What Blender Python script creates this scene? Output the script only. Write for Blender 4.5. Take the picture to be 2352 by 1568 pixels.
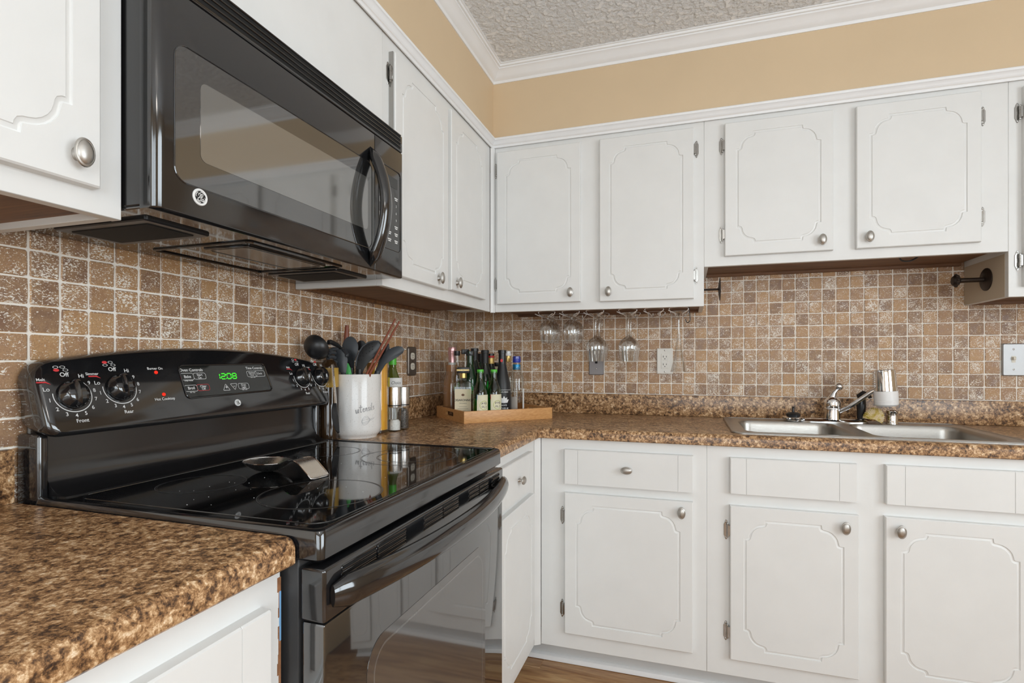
import bpy, bmesh, math, random
from mathutils import Matrix, Vector
random.seed(7)
for o in list(bpy.data.objects): bpy.data.objects.remove(o)
SC = bpy.context.scene
COL = SC.collection

# ------------------------------------------------------------------ camera, world, light, exposure
CAM = Vector((1.13606, -2.52599, 1.16821)); YAW = -0.3111; FPX = 1221.8; OX, OY = 9.8, 45.2
cd = bpy.data.cameras.new('camera'); cam = bpy.data.objects.new('camera', cd); COL.objects.link(cam)
cam.location = CAM; cam.rotation_euler = (math.pi/2, 0, -YAW)
cd.sensor_fit = 'HORIZONTAL'; cd.sensor_width = 36.0; cd.lens = 36.0*FPX/2352
cd.shift_x = -OX/2352; cd.shift_y = OY/2352; cd.clip_start = 0.02
SC.camera = cam
w = bpy.data.worlds.new('world'); SC.world = w; w.use_nodes = True
w.node_tree.nodes['Background'].inputs[0].default_value = (0.80, 0.90, 1.0, 1)
w.node_tree.nodes['Background'].inputs[1].default_value = 1.0
VS = SC.view_settings
VS.view_transform = 'Standard'; VS.look = 'None'; VS.gamma = 1.0; VS.use_curve_mapping = False
VS.exposure = -0.23
SC.cycles.max_bounces = 8; SC.cycles.glossy_bounces = 3; SC.cycles.transmission_bounces = 4; SC.cycles.transparent_max_bounces = 16
def area_light(name, loc, rot, sx, sy, power, col):
    l = bpy.data.lights.new(name, 'AREA'); l.shape = 'RECTANGLE'; l.size = sx; l.size_y = sy; l.energy = power; l.color = col
    o = bpy.data.objects.new(name, l); COL.objects.link(o); o.location = loc; o.rotation_euler = rot
    return o
# daylight at the two windows of the room (behind and to the right of the photographer)
area_light('daylight_side_window', (3.56, -2.55, 1.45), (0, math.radians(90), 0), 1.5, 2.1, 92, (0.87, 0.94, 1.0))
area_light('daylight_rear_window', (1.75, -4.66, 1.45), (math.radians(90), 0, 0), 2.4, 1.5, 70, (0.89, 0.95, 1.0))

# ------------------------------------------------------------------ projection helpers (photo pixel -> point on a plane)
FV = Vector((math.sin(YAW), math.cos(YAW), 0)); RV = Vector((math.cos(YAW), -math.sin(YAW), 0)); UV = Vector((0, 0, 1))
def ray(px, py): return FV + RV*((px-1176-OX)/FPX) - UV*((py-784-OY)/FPX)
def P(px, py, ax, v):
    d = ray(px, py); i = 'xyz'.index(ax); return CAM + d*((v-CAM[i])/d[i])
def PD(px, py, depth): return CAM + ray(px, py)*depth
def depth_of(p): return (Vector(p)-CAM).dot(FV)

# ------------------------------------------------------------------ material helpers
MATS = {}
class NT:
    def __init__(s, name):
        m = bpy.data.materials.new(name); m.use_nodes = True; s.m = m; s.t = m.node_tree; s.n = s.t.nodes
        s.b = s.n['Principled BSDF']; s.out = s.n['Material Output']; MATS[name] = m
    def node(s, typ, **k):
        n = s.n.new(typ)
        for a, v in k.items():
            if a in n.inputs.keys() if isinstance(a, str) and hasattr(n, 'inputs') else False: n.inputs[a].default_value = v
            else: setattr(n, a, v)
        return n
    def link(s, a, b): s.t.links.new(a, b)
    def mapping(s, scale=(1,1,1), coord='Object', rot=(0,0,0)):
        tc = s.n.new('ShaderNodeTexCoord'); mp = s.n.new('ShaderNodeMapping')
        mp.inputs['Scale'].default_value = scale; mp.inputs['Rotation'].default_value = rot
        if coord == 'World':
            g = s.n.new('ShaderNodeNewGeometry'); s.link(g.outputs['Position'], mp.inputs[0])
        else: s.link(tc.outputs[coord], mp.inputs[0])
        return mp.outputs[0]
    def noise(s, vec, scale, detail=4, rough=.55, dist=0):
        n = s.n.new('ShaderNodeTexNoise'); s.link(vec, n.inputs['Vector'])
        n.inputs['Scale'].default_value = scale; n.inputs['Detail'].default_value = detail
        n.inputs['Roughness'].default_value = rough; n.inputs['Distortion'].default_value = dist
        return n.outputs['Fac']
    def ramp(s, fac, stops, interp='LINEAR'):
        r = s.n.new('ShaderNodeValToRGB'); s.link(fac, r.inputs[0]); cr = r.color_ramp; cr.interpolation = interp
        while len(cr.elements) < len(stops): cr.elements.new(0.5)
        for e, (p, c) in zip(cr.elements, stops):
            e.position = p; e.color = (c, c, c, 1) if isinstance(c, (int, float)) else (*c, 1)
        return r.outputs[0]
    def mix(s, fac, a, b, typ='MIX'):
        n = s.n.new('ShaderNodeMix'); n.data_type = 'RGBA'; n.blend_type = typ
        for inp, v in ((n.inputs[0], fac), (n.inputs[6], a), (n.inputs[7], b)):
            if hasattr(v, 'is_linked') or hasattr(v, 'links'): s.link(v, inp)
            elif isinstance(v, (int, float)): inp.default_value = v if inp == n.inputs[0] else (v, v, v, 1)
            else: inp.default_value = (*v, 1)
        return n.outputs[2]
    def math(s, op, a, b=0.0):
        n = s.n.new('ShaderNodeMath'); n.operation = op
        for inp, v in ((n.inputs[0], a), (n.inputs[1], b)):
            if hasattr(v, 'links'): s.link(v, inp)
            else: inp.default_value = v
        return n.outputs[0]
    def bump(s, h, strength=.2, dist=.002):
        b = s.n.new('ShaderNodeBump'); b.inputs['Strength'].default_value = strength; b.inputs['Distance'].default_value = dist
        s.link(h, b.inputs['Height']); s.link(b.outputs[0], s.b.inputs['Normal'])
    def color(s, v):
        if hasattr(v, 'links'): s.link(v, s.b.inputs['Base Color'])
        else: s.b.inputs['Base Color'].default_value = (*v, 1)
    def set(s, **k):
        for a, v in k.items():
            nm = a.replace('_', ' ')
            for key in s.b.inputs.keys():
                if key.lower() == nm.lower():
                    if hasattr(v, 'links'): s.link(v, s.b.inputs[key])
                    else: s.b.inputs[key].default_value = v
        return s
def simple(name, col, rough=.5, metal=0., ior=1.5, **k):
    t = NT(name); t.color(col); t.set(roughness=rough, metallic=metal, ior=ior, **k); return t.m
def srgb(r, g, b):
    f = lambda c: (c/255)/12.92 if c/255 <= .04045 else ((c/255+.055)/1.055)**2.4
    return (f(r), f(g), f(b))

# white paint with brush marks
def paint(name, col, rough, bs=.10):
    t = NT(name); v = t.mapping((1, 1, 1), 'World')
    n = t.noise(v, 9, 3); c = t.ramp(n, [(.3, tuple(x*.965 for x in col)), (.7, col)]); t.color(c)
    v2 = t.mapping((260, 260, 22), 'World'); t.bump(t.noise(v2, 1, 3), bs, .0008); t.set(roughness=rough)
    return t.m
paint('white_paint', (.80, .80, .785), .38)
paint('white_trim', (.89, .895, .90), .35)
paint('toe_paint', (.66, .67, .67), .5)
def wallpaint(name, col):
    t = NT(name); v = t.mapping((1,1,1), 'World'); n = t.noise(v, 2.2, 3)
    t.color(t.ramp(n, [(.3, tuple(x*.93 for x in col)), (.7, col)])); t.bump(t.noise(v, 260, 2), .15, .0006); t.set(roughness=.6); return t.m
wallpaint('beige_wall', (.71, .545, .355))
# popcorn ceiling
t = NT('popcorn_ceiling'); v = t.mapping((1,1,1), 'World')
vo = t.n.new('ShaderNodeTexVoronoi'); vo.feature = 'SMOOTH_F1'; vo.inputs['Scale'].default_value = 70; t.link(v, vo.inputs['Vector'])
n1 = t.noise(v, 42, 5, .65); h = t.math('SUBTRACT', n1, t.math('MULTIPLY', vo.outputs['Distance'], .55))
hh = t.ramp(h, [(.02, 0.), (.38, 1.)]); t.bump(hh, 1.0, .009)
t.color((.93, .94, .95)); t.set(roughness=.9)
# tumbled travertine
t = NT('travertine'); oi = t.n.new('ShaderNodeObjectInfo'); ge = t.n.new('ShaderNodeNewGeometry')
rnd = t.math('FRACT', t.math('ADD', oi.outputs['Random'], ge.outputs['Random Per Island']))
rnd2 = t.math('FRACT', t.math('MULTIPLY', rnd, 17.31)); rnd3 = t.math('FRACT', t.math('MULTIPLY', rnd, 53.77))
mp = t.n.new('ShaderNodeVectorMath'); mp.operation = 'ADD'; t.link(ge.outputs['Position'], mp.inputs[0])
cb = t.n.new('ShaderNodeCombineXYZ'); t.link(t.math('MULTIPLY', rnd, 37.), cb.inputs[0]); t.link(t.math('MULTIPLY', rnd2, 29.), cb.inputs[1]); t.link(t.math('MULTIPLY', rnd3, 41.), cb.inputs[2])
t.link(cb.outputs[0], mp.inputs[1])
base = t.ramp(rnd, [(0., srgb(172,132,98)), (.17, srgb(188,145,102)), (.34, srgb(152,119,95)), (.5, srgb(198,155,110)), (.67, srgb(177,139,106)), (.84, srgb(140,107,85))], 'CONSTANT')
cloud = t.noise(mp.outputs[0], 42, 5, .6); base = t.mix(t.ramp(cloud, [(.35, 0.), (.7, .5)]), base, srgb(208,170,122))
grain = t.noise(mp.outputs[0], 420, 3, .6); base = t.mix(t.ramp(grain, [(.35, .40), (.6, 0.)]), base, srgb(122,92,72))
ms = t.n.new('ShaderNodeVectorMath'); ms.operation = 'MULTIPLY'; t.link(mp.outputs[0], ms.inputs[0]); ms.inputs[1].default_value = (1, 1, 1.9)
void = t.noise(ms.outputs[0], 235, 2, .5, .7); patch = t.noise(mp.outputs[0], 34, 2)
big = t.noise(ms.outputs[0], 62, 3, .6, 1.5)
thr = t.math('ADD', t.math('MULTIPLY', patch, .42), t.math('MULTIPLY', rnd3, .12))
vm1 = t.ramp(t.math('ADD', void, thr), [(.860, 0.), (.885, 1.)])
vm2 = t.ramp(t.math('ADD', big, t.math('MULTIPLY', rnd2, .10)), [(.735, 0.), (.765, 1.)])
vm = t.math('MAXIMUM', vm1, vm2)
t.color(t.mix(vm, base, srgb(248,240,228)))
t.bump(t.math('SUBTRACT', t.math('MULTIPLY', grain, .4), t.math('MULTIPLY', vm, .25)), .35, .0012)
t.set(roughness=t.ramp(cloud, [(.3, .34), (.7, .55)]), ior=1.5)
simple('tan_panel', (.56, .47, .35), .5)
simple('grout', srgb(250,244,234), .85)
# speckled brown laminate
t = NT('laminate'); v = t.mapping((1, 1, 1), 'World')
a = t.noise(v, 105, 5, .66, .35); b2 = t.noise(v, 270, 4, .7); c3 = t.noise(v, 34, 3, .6)
f = t.math('ADD', t.math('MULTIPLY', a, .58), t.math('ADD', t.math('MULTIPLY', b2, .30), t.math('MULTIPLY', c3, .22)))
t.color(t.ramp(f, [(.405, srgb(34,25,21)), (.475, srgb(84,60,42)), (.535, srgb(144,106,70)), (.588, srgb(184,144,102)), (.64, srgb(220,187,147)), (.70, srgb(243,224,197))]))
t.bump(b2, .06, .0005); t.set(roughness=.30, ior=1.5)
# timber floor
t = NT('floor_wood'); oi = t.n.new('ShaderNodeObjectInfo'); ge = t.n.new('ShaderNodeNewGeometry')
ad = t.n.new('ShaderNodeVectorMath'); ad.operation = 'ADD'; t.link(ge.outputs['Position'], ad.inputs[0])
cb = t.n.new('ShaderNodeCombineXYZ'); t.link(t.math('MULTIPLY', oi.outputs['Random'], 23.), cb.inputs[0]); t.link(t.math('MULTIPLY', oi.outputs['Random'], 57.), cb.inputs[1]); t.link(cb.outputs[0], ad.inputs[1])
mu = t.n.new('ShaderNodeVectorMath'); mu.operation = 'MULTIPLY'; t.link(ad.outputs[0], mu.inputs[0]); mu.inputs[1].default_value = (1.1, 11, 1)
g = t.noise(mu.outputs[0], 2.2, 5, .6, 1.1); g2 = t.noise(mu.outputs[0], 16, 3)
c = t.ramp(g, [(.30, srgb(100,66,42)), (.42, srgb(158,114,74)), (.55, srgb(192,150,104)), (.7, srgb(210,174,128))])
c = t.mix(t.math('MULTIPLY', oi.outputs['Random'], .35), c, srgb(150,100,60)); c = t.mix(t.ramp(g2, [(.4, .25), (.6, 0.)]), c, srgb(110,72,44)); t.color(c)
t.set(roughness=.28); t.bump(g2, .05, .0005)
def wood(name, c1, c2, sc, rough=.45, stretch=(1,12,12)):
    t = NT(name); v = t.mapping(stretch, 'World'); n = t.noise(v, sc, 5, .6, .6); t.color(t.ramp(n, [(.3, c1), (.7, c2)])); t.bump(n, .05, .0006); t.set(roughness=rough); return t.m
wood('brown_wood', srgb(92,62,40), srgb(140,98,64), 5, .55)
wood('bamboo', srgb(196,138,82), srgb(224,172,114), 9, .4, (6, 6, 40))
wood('red_wood', srgb(112,56,38), srgb(150,84,60), 12, .35, (20, 20, 3))
wood('raw_edge', srgb(120,80,52), srgb(160,112,76), 8, .7)
# metals and appliance finishes
def brushed(name, col, rough, st):
    t = NT(name); v = t.mapping(st, 'World'); n = t.noise(v, 40, 3); t.color(col); t.set(metallic=1., roughness=t.ramp(n, [(.3, rough*.8), (.7, rough*1.25)])); return t.m
brushed('nickel', (.50, .48, .45), .42, (1,1,1))
brushed('stainless', (.44, .42, .39), .32, (1, 40, 40))
brushed('steel', (.70, .69, .67), .26, (40, 40, 1))
simple('chrome', (.80, .80, .81), .08, 1.)
simple('hinge_metal', (.42, .41, .39), .25, 1.)
simple('rack_chrome', (.88, .88, .88), .30, .75)
simple('black_gloss', (.010, .010, .011), .10, 0., 1.85)
simple('black_enamel', (.011, .0105, .011), .16, 0., 1.7)
simple('hood_gloss', (.020, .017, .016), .05, 0., 2.3)
simple('cooktop_glass', (.006, .006, .0065), .035, 0., 1.75)
simple('oven_glass', (.012, .012, .012), .04, 0., 2.5)
simple('oven_line', (.11, .105, .10), .06, 0., 2.5)
simple('oven_window', (.055, .050, .046), .06, 0., 2.5)
t = NT('microwave_screen'); v = t.mapping((1,1,1), 'World'); vo = t.n.new('ShaderNodeTexVoronoi'); vo.inputs['Scale'].default_value = 520; vo.inputs['Randomness'].default_value = 0.; t.link(v, vo.inputs['Vector'])
t.color(t.ramp(vo.outputs['Distance'], [(.3, (.02, .02, .02)), (.5, (.085, .084, .078))])); t.set(roughness=.06, ior=3.1)
simple('black_matte', (.012, .012, .013), .5)
simple('range_side', (.030, .030, .031), .34)
simple('black_satin', (.014, .014, .015), .30)
simple('slot_black', (.002, .002, .002), .7)
simple('dark_bronze', (.040, .028, .022), .42, .6)
simple('bronze_plate', (.17, .145, .125), .38, .7)
simple('grey_plate', (.27, .255, .26), .42, .5)
simple('satin_plate', (.44, .44, .44), .45, .85)
simple('cream_plastic', (.78, .73, .62), .4)
simple('ivory_plastic', (.83, .80, .74), .4)
simple('white_print', (.80, .80, .79), .5)
simple('grey_print', (.36, .35, .35), .5)
simple('ring_print', (.075, .072, .07), .25)
simple('red_print', (.70, .045, .05), .5)
simple('burner_print', (.05, .05, .05), .3)
t = NT('ceramic'); v = t.mapping((1,1,1), 'World'); n = t.noise(v, 420, 2); t.color(t.ramp(n, [(.30, (.46,.42,.38)), (.36, (.80, .775, .745))])); t.set(roughness=.16)
simple('slate_nylon', (.040, .044, .050), .42)
simple('dark_nylon', (.014, .014, .015), .36)
simple('green_silicone', (.10, .47, .13), .4)
t = NT('spaghetti'); v = t.mapping((260, 260, 2), 'World'); n = t.noise(v, 1, 2); t.color(t.ramp(n, [(.3, srgb(226,150,14)), (.7, srgb(252,196,48))])); t.bump(n, .4, .002); t.set(roughness=.4)
t = NT('salt'); v = t.mapping((1,1,1), 'World'); n = t.noise(v, 300, 3); t.color(t.ramp(n, [(.3, (.75,.74,.72)), (.6, (.95,.95,.94))])); t.bump(n, .8, .003); t.set(roughness=.5)
t = NT('peppercorn'); v = t.mapping((1,1,1), 'World'); n = t.noise(v, 260, 2); t.color(t.ramp(n, [(.4, (.012,.010,.009)), (.62, (.16,.13,.11))])); t.set(roughness=.6)
t = NT('scallop_shell'); v = t.mapping((1,1,1), 'World'); n = t.noise(v, 55, 3); t.color(t.ramp(n, [(.30, srgb(120,116,40)), (.42, srgb(206,180,90)), (.55, srgb(232,214,178)), (.7, srgb(214,176,140))])); t.bump(t.noise(v, 200, 2), .3, .002); t.set(roughness=.6)
simple('white_plastic', (.92, .89, .87), .35)
simple('amber_liquid', (.16, .045, .012), .1)
simple('rose_liquid', (.36, .17, .075), .1)
simple('deep_red_liquid', (.075, .022, .010), .08)
simple('green_liquid', (.006, .24, .035), .08)
simple('clear_liquid', (.38, .34, .30), .1)
simple('dark_bottle', (.010, .014, .010), .06, 0., 1.6)
simple('dark_green_bottle', (.012, .035, .014), .06, 0., 1.6)
simple('olive_bottle', (.085, .10, .012), .06, 0., 1.6)
simple('old_gold', (.50, .30, .05), .4)
simple('brown_bottle', (.035, .018, .008), .08, 0., 1.6)
simple('black_frost', (.018, .018, .019), .42)
simple('pink_foil', (.72, .42, .42), .28, .75)
simple('red_cap', (.62, .02, .02), .35)
simple('blue_cap', (.02, .04, .36), .3)
simple('teal_foil', (.02, .22, .42), .3, .4)
simple('white_cap', (.80, .80, .80), .4)
simple('gold', (.66, .47, .17), .3, .8)
simple('green_cap', (.10, .55, .05), .35)
simple('paper_cream', (.76, .66, .47), .7)
simple('paper_ivory', (.80, .76, .56), .7)
simple('paper_white', (.82, .82, .80), .7)
simple('paper_yellow', (.82, .66, .03), .6)
simple('pink_paper', (.60, .30, .30), .6)
simple('ink', (.02, .017, .015), .6)
simple('blue_ink', (.05, .25, .55), .6)
simple('orange_ink', (.80, .30, .05), .6)
simple('olive_ink', (.45, .50, .12), .6)
simple('screen_tint', (.012, .013, .012), .06, 0., 1.6)
def emis(name, col, st, base=(0,0,0)):
    t = NT(name); t.color(base); t.set(emission_color=(*col, 1), emission_strength=st, roughness=.4); return t.m
emis('led_green', (.06, 1., .03), 1.5)
emis('led_red', (1., .03, .01), 1.1)
emis('lamp_diffuser', (1., .93, .84), 15.0, (.8, .8, .8))
def thin_glass(name, tint, edge=.55, base=.05):
    m = bpy.data.materials.new(name); m.use_nodes = True; nt = m.node_tree; nt.nodes.clear(); MATS[name] = m
    o = nt.nodes.new('ShaderNodeOutputMaterial'); mx = nt.nodes.new('ShaderNodeMixShader'); tr = nt.nodes.new('ShaderNodeBsdfTransparent'); gl = nt.nodes.new('ShaderNodeBsdfGlossy')
    tr.inputs[0].default_value = (*tint, 1); gl.inputs['Roughness'].default_value = .03; gl.inputs[0].default_value = (.95, .95, .95, 1)
    lw = nt.nodes.new('ShaderNodeLayerWeight'); lw.inputs[0].default_value = .35
    mr = nt.nodes.new('ShaderNodeMapRange'); mr.inputs['To Min'].default_value = base; mr.inputs['To Max'].default_value = edge
    nt.links.new(lw.outputs['Facing'], mr.inputs['Value']); nt.links.new(mr.outputs[0], mx.inputs[0]); nt.links.new(tr.outputs[0], mx.inputs[1]); nt.links.new(gl.outputs[0], mx.inputs[2]); nt.links.new(mx.outputs[0], o.inputs[0])
    return m
thin_glass('clear_glass', (.93, .94, .94), 1.0, .09)
thin_glass('bottle_clear', (.93, .94, .93), .5, .05)
thin_glass('jar_glass', (.98, .98, .98), .35, .03)
thin_glass('bottle_green', (.10, .55, .16), .5, .06)
thin_glass('window_glass', (.97, .98, .98), .3, .04)

# ------------------------------------------------------------------ mesh helpers
WL = {}
def finish(bm, ang=38):
    bmesh.ops.recalc_face_normals(bm, faces=bm.faces[:])
    a = math.radians(ang)
    for e in bm.edges:
        e.smooth = len(e.link_faces) == 2 and e.calc_face_angle(3.2) < a
    for f in bm.faces: f.smooth = True
def obj(name, bm, mat, parent=None, loc=None, ang=38, recalc=True):
    base = Vector(loc) if loc is not None else (WL[parent] if parent is not None else Vector((0, 0, 0)))
    if recalc: finish(bm, ang)
    bmesh.ops.translate(bm, verts=bm.verts[:], vec=-base)
    me = bpy.data.meshes.new(name); bm.to_mesh(me); bm.free()
    me.materials.append(MATS[mat])
    o = bpy.data.objects.new(name, me); COL.objects.link(o)
    if parent is not None:
        o.parent = parent; o.location = base-WL[parent]
    else: o.location = base
    WL[o] = base
    return o
def tag(o, label=None, cat=None, group=None, kind=None):
    if label: o['label'] = label
    if cat: o['category'] = cat
    if group: o['group'] = group
    if kind: o['kind'] = kind
    return o
def thing(name, label, cat, loc=(0, 0, 0), group=None):
    o = bpy.data.objects.new(name, None); COL.objects.link(o); o.location = loc; o.empty_display_size = .05
    WL[o] = Vector(loc); return tag(o, label, cat, group)
def struct(name, bm, mat, label=None, parent=None):
    o = obj(name, bm, mat, parent)
    if parent is None: o['kind'] = 'structure'
    if label: o['label'] = label
    return o
def B(): return bmesh.new()
def join(bm, tmp, M=None):
    if M is not None: bmesh.ops.transform(tmp, matrix=M, verts=tmp.verts[:])
    me = bpy.data.meshes.new('tmp'); tmp.to_mesh(me); tmp.free(); bm.from_mesh(me); bpy.data.meshes.remove(me); return bm
def box(bm, x0, x1, y0, y1, z0, z1, bev=0, seg=2, M=None):
    t = bmesh.new(); bmesh.ops.create_cube(t, size=1)
    for v in t.verts:
        v.co = Vector((x0 if v.co.x < 0 else x1, y0 if v.co.y < 0 else y1, z0 if v.co.z < 0 else z1))
    if bev: bmesh.ops.bevel(t, geom=t.edges[:], offset=bev, segments=seg, profile=.5, affect='EDGES')
    return join(bm, t, M)
def loft(bm, loops, cap0=True, cap1=True, closed=True):
    vs = [[bm.verts.new(p) for p in L] for L in loops]
    n = len(vs[0])
    for a, b in zip(vs, vs[1:]):
        for i in range(n if closed else n-1):
            j = (i+1) % n
            try: bm.faces.new((a[i], a[j], b[j], b[i]))
            except ValueError: pass
    if cap0: bm.faces.new(vs[0])
    if cap1: bm.faces.new(vs[-1][::-1])
    return vs
def lathe(bm, prof, c=(0, 0, 0), seg=28, M=None, sx=1, sy=1):
    """prof: (r, z) pairs bottom to top"""
    t = bmesh.new(); rings = []
    for r, z in prof:
        if r < 1e-5: rings.append([t.verts.new((0, 0, z))])
        else: rings.append([t.verts.new((r*math.cos(2*math.pi*i/seg)*sx, r*math.sin(2*math.pi*i/seg)*sy, z)) for i in range(seg)])
    for a, b in zip(rings, rings[1:]):
        for i in range(seg):
            j = (i+1) % seg
            if len(a) == 1 and len(b) > 1: t.faces.new((a[0], b[j], b[i]))
            elif len(b) == 1 and len(a) > 1: t.faces.new((a[i], a[j], b[0]))
            elif len(a) > 1: t.faces.new((a[i], a[j], b[j], b[i]))
    T = Matrix.Translation(Vector(c))
    return join(bm, t, T @ M if M is not None else T)
def tube(bm, pts, r, seg=8, up=None, r2=None, caps=True, closed=False):
    pts = [Vector(p) for p in pts]; n = len(pts); loops = []
    rs = r if isinstance(r, (list, tuple)) else [r]*n
    rs2 = (r2 if isinstance(r2, (list, tuple)) else [r2]*n) if r2 is not None else rs
    prev = None
    for i, p in enumerate(pts):
        if closed: tg = (pts[(i+1) % n]-pts[i-1]).normalized()
        else: tg = (pts[min(i+1, n-1)]-pts[max(i-1, 0)]).normalized()
        if up is not None: s = tg.cross(Vector(up))
        elif prev is None: s = tg.cross(Vector((0, 0, 1)) if abs(tg.z) < .9 else Vector((1, 0, 0)))
        else: s = prev - tg*prev.dot(tg)
        s.normalize(); prev = s; q = s.cross(tg)
        loops.append([p + s*rs[i]*math.cos(2*math.pi*k/seg) + q*rs2[i]*math.sin(2*math.pi*k/seg) for k in range(seg)])
    if closed: loops.append(loops[0])
    loft(bm, loops, caps and not closed, caps and not closed); return bm
def prism(bm, poly, h0, h1, M=None, bev=0):
    """polygon in xy, extruded in z"""
    t = bmesh.new()
    if bev:
        ins = offset_poly(poly, -bev)
        loft(t, [[(x, y, h0) for x, y in poly], [(x, y, h1-bev) for x, y in poly], [(x, y, h1) for x, y in ins]])
    else: loft(t, [[(x, y, h0) for x, y in poly], [(x, y, h1) for x, y in poly]])
    return join(bm, t, M)
def offset_poly(poly, d):
    """positive d grows a counter-clockwise polygon"""
    n = len(poly); out = []
    for i in range(n):
        p0 = Vector(poly[i-1]); p1 = Vector(poly[i]); p2 = Vector(poly[(i+1) % n])
        e1 = (p1-p0).normalized(); e2 = (p2-p1).normalized()
        n1 = Vector((e1.y, -e1.x)); n2 = Vector((e2.y, -e2.x)); m = n1+n2
        if m.length < 1e-4: m = n1
        m.normalize(); k = max(.5, m.dot(n1)); q = p1 + m*(d/k); out.append((q.x, q.y))
    return out
def rrect(x0, x1, y0, y1, r, seg=5):
    out = []
    for cx, cy, a0 in ((x1-r, y0+r, -90), (x1-r, y1-r, 0), (x0+r, y1-r, 90), (x0+r, y0+r, 180)):
        for k in range(seg+1):
            a = math.radians(a0+90*k/seg); out.append((cx+r*math.cos(a), cy+r*math.sin(a)))
    return out
def ellipse(cx, cy, rx, ry, n=28): return [(cx+rx*math.cos(2*math.pi*i/n), cy+ry*math.sin(2*math.pi*i/n)) for i in range(n)]
def annulus(bm, cx, cy, r0, r1, z, n=48, a0=0, a1=360, M=None, ky=1.0):
    t = bmesh.new(); full = abs(a1-a0) >= 360; m = n if full else n+1
    A = [math.radians(a0+(a1-a0)*i/n) for i in range(m)]
    i_ = [t.verts.new((cx+r0*math.cos(a), cy+r0*ky*math.sin(a), z)) for a in A]; o_ = [t.verts.new((cx+r1*math.cos(a), cy+r1*ky*math.sin(a), z)) for a in A]
    for k in range(n):
        j = (k+1) % m
        t.faces.new((i_[k], o_[k], o_[j], i_[j]))
    return join(bm, t, M)
def stroke(bm, pts, wd, z=0., M=None, closed=False):
    """flat ribbon in the xy plane"""
    t = bmesh.new(); pts = [Vector((p[0], p[1])) for p in pts]; n = len(pts); L = []; R = []
    ws = wd if isinstance(wd, (list, tuple)) else [wd]*n
    for i, p in enumerate(pts):
        if closed: tg = pts[(i+1) % n]-pts[i-1]
        else: tg = pts[min(i+1, n-1)]-pts[max(i-1, 0)]
        tg.normalize(); nn = Vector((-tg.y, tg.x))*ws[i]*.5
        L.append(t.verts.new((p.x+nn.x, p.y+nn.y, z))); R.append(t.verts.new((p.x-nn.x, p.y-nn.y, z)))
    for i in range(n if closed else n-1):
        j = (i+1) % n
        try: t.faces.new((R[i], R[j], L[j], L[i]))
        except ValueError: pass
    return join(bm, t, M)
def catmull(pts, k=8, closed=False):
    pts = [Vector(p) for p in pts]; n = len(pts); out = []
    for i in range(n if closed else n-1):
        g = (lambda q: pts[q % n]) if closed else (lambda q: pts[min(max(q, 0), n-1)])
        p0, p1, p2, p3 = g(i-1), g(i), g(i+1), g(i+2)
        for s in range(k):
            u = s/k; out.append(.5*((2*p1)+(p2-p0)*u+(2*p0-5*p1+4*p2-p3)*u*u+(3*p1-p0-3*p2+p3)*u**3))
    if not closed: out.append(pts[-1])
    return out
_tc = {}
def text(bm, body, size, M, align='CENTER', shear=0., ratio=1.0, z=0., bold=0.):
    key = (body, align, shear, bold)
    if key not in _tc:
        cu = bpy.data.curves.new('t', 'FONT'); cu.body = body; cu.size = 1; cu.align_x = align; cu.align_y = 'CENTER'; cu.shear = shear; cu.resolution_u = 3; cu.offset = bold
        o = bpy.data.objects.new('t', cu); COL.objects.link(o); dg = bpy.context.evaluated_depsgraph_get()
        me = bpy.data.meshes.new_from_object(o.evaluated_get(dg)); bpy.data.objects.remove(o); bpy.data.curves.remove(cu); _tc[key] = me
    t = bmesh.new(); t.from_mesh(_tc[key])
    for v in t.verts: v.co = Vector((v.co.x*size*ratio, v.co.y*size, z))
    return join(bm, t, M)
def frame(o, u, w_, n):
    """4x4 mapping local (u, w, n) to world"""
    u, w_, n = Vector(u), Vector(w_), Vector(n)
    return Matrix(((u.x, w_.x, n.x, o[0]), (u.y, w_.y, n.y, o[1]), (u.z, w_.z, n.z, o[2]), (0, 0, 0, 1)))
def FB(y): return frame((0, y, 0), (1, 0, 0), (0, 0, 1), (0, -1, 0))      # faces of the back run: u = x, w = z, n towards the room
def FL(x): return frame((x, 0, 0), (0, 1, 0), (0, 0, 1), (1, 0, 0))       # faces of the left run: u = y, w = z
def FT(z, ox=0, oy=0, a=0): return frame((ox, oy, z), (math.cos(a), math.sin(a), 0), (-math.sin(a), math.cos(a), 0), (0, 0, 1))

# ------------------------------------------------------------------ room constants
CEIL = 2.447; UF = .305; UD = .020; BF = .590; BD = .020; SOF = .32
CT = .921; CTB = .882; CTF = .612; UB = 1.385; SB = 1.539; UT = 2.125
XR = 3.45; YF = -4.55; PIT = .0508; PZ = .0506; Z0 = 1.016

# ================================================================== SETTING
def wall_with_hole(bm, ax, p0, p1, a0, a1, z0, z1, h):
    ha0, ha1, hz0, hz1 = h
    for (b0, b1, c0, c1) in ((a0, ha0, z0, z1), (ha1, a1, z0, z1), (ha0, ha1, z0, hz0), (ha0, ha1, hz1, z1)):
        if ax == 'x': box(bm, p0, p1, b0, b1, c0, c1)
        else: box(bm, b0, b1, p0, p1, c0, c1)
bm = B(); box(bm, -.12, 0, YF, .12, 0, CEIL); WALL_L = struct('wall_left', bm, 'grout', 'tiled wall behind the stove')
bm = B(); box(bm, 0, XR+.12, 0, .12, 0, CEIL); WALL_B = struct('wall_back', bm, 'grout', 'tiled wall behind the sink')
WH = (-3.55, -1.55, .75, 2.15)
bm = B(); wall_with_hole(bm, 'x', XR, XR+.12, YF-.12, 0, 0, CEIL, WH); struct('wall_right', bm, 'beige_wall')
RH = (.6, 2.9, .75, 2.15)
bm = B(); wall_with_hole(bm, 'y', YF-.12, YF, -.12, XR, 0, CEIL, RH); struct('wall_front', bm, 'beige_wall')
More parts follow.
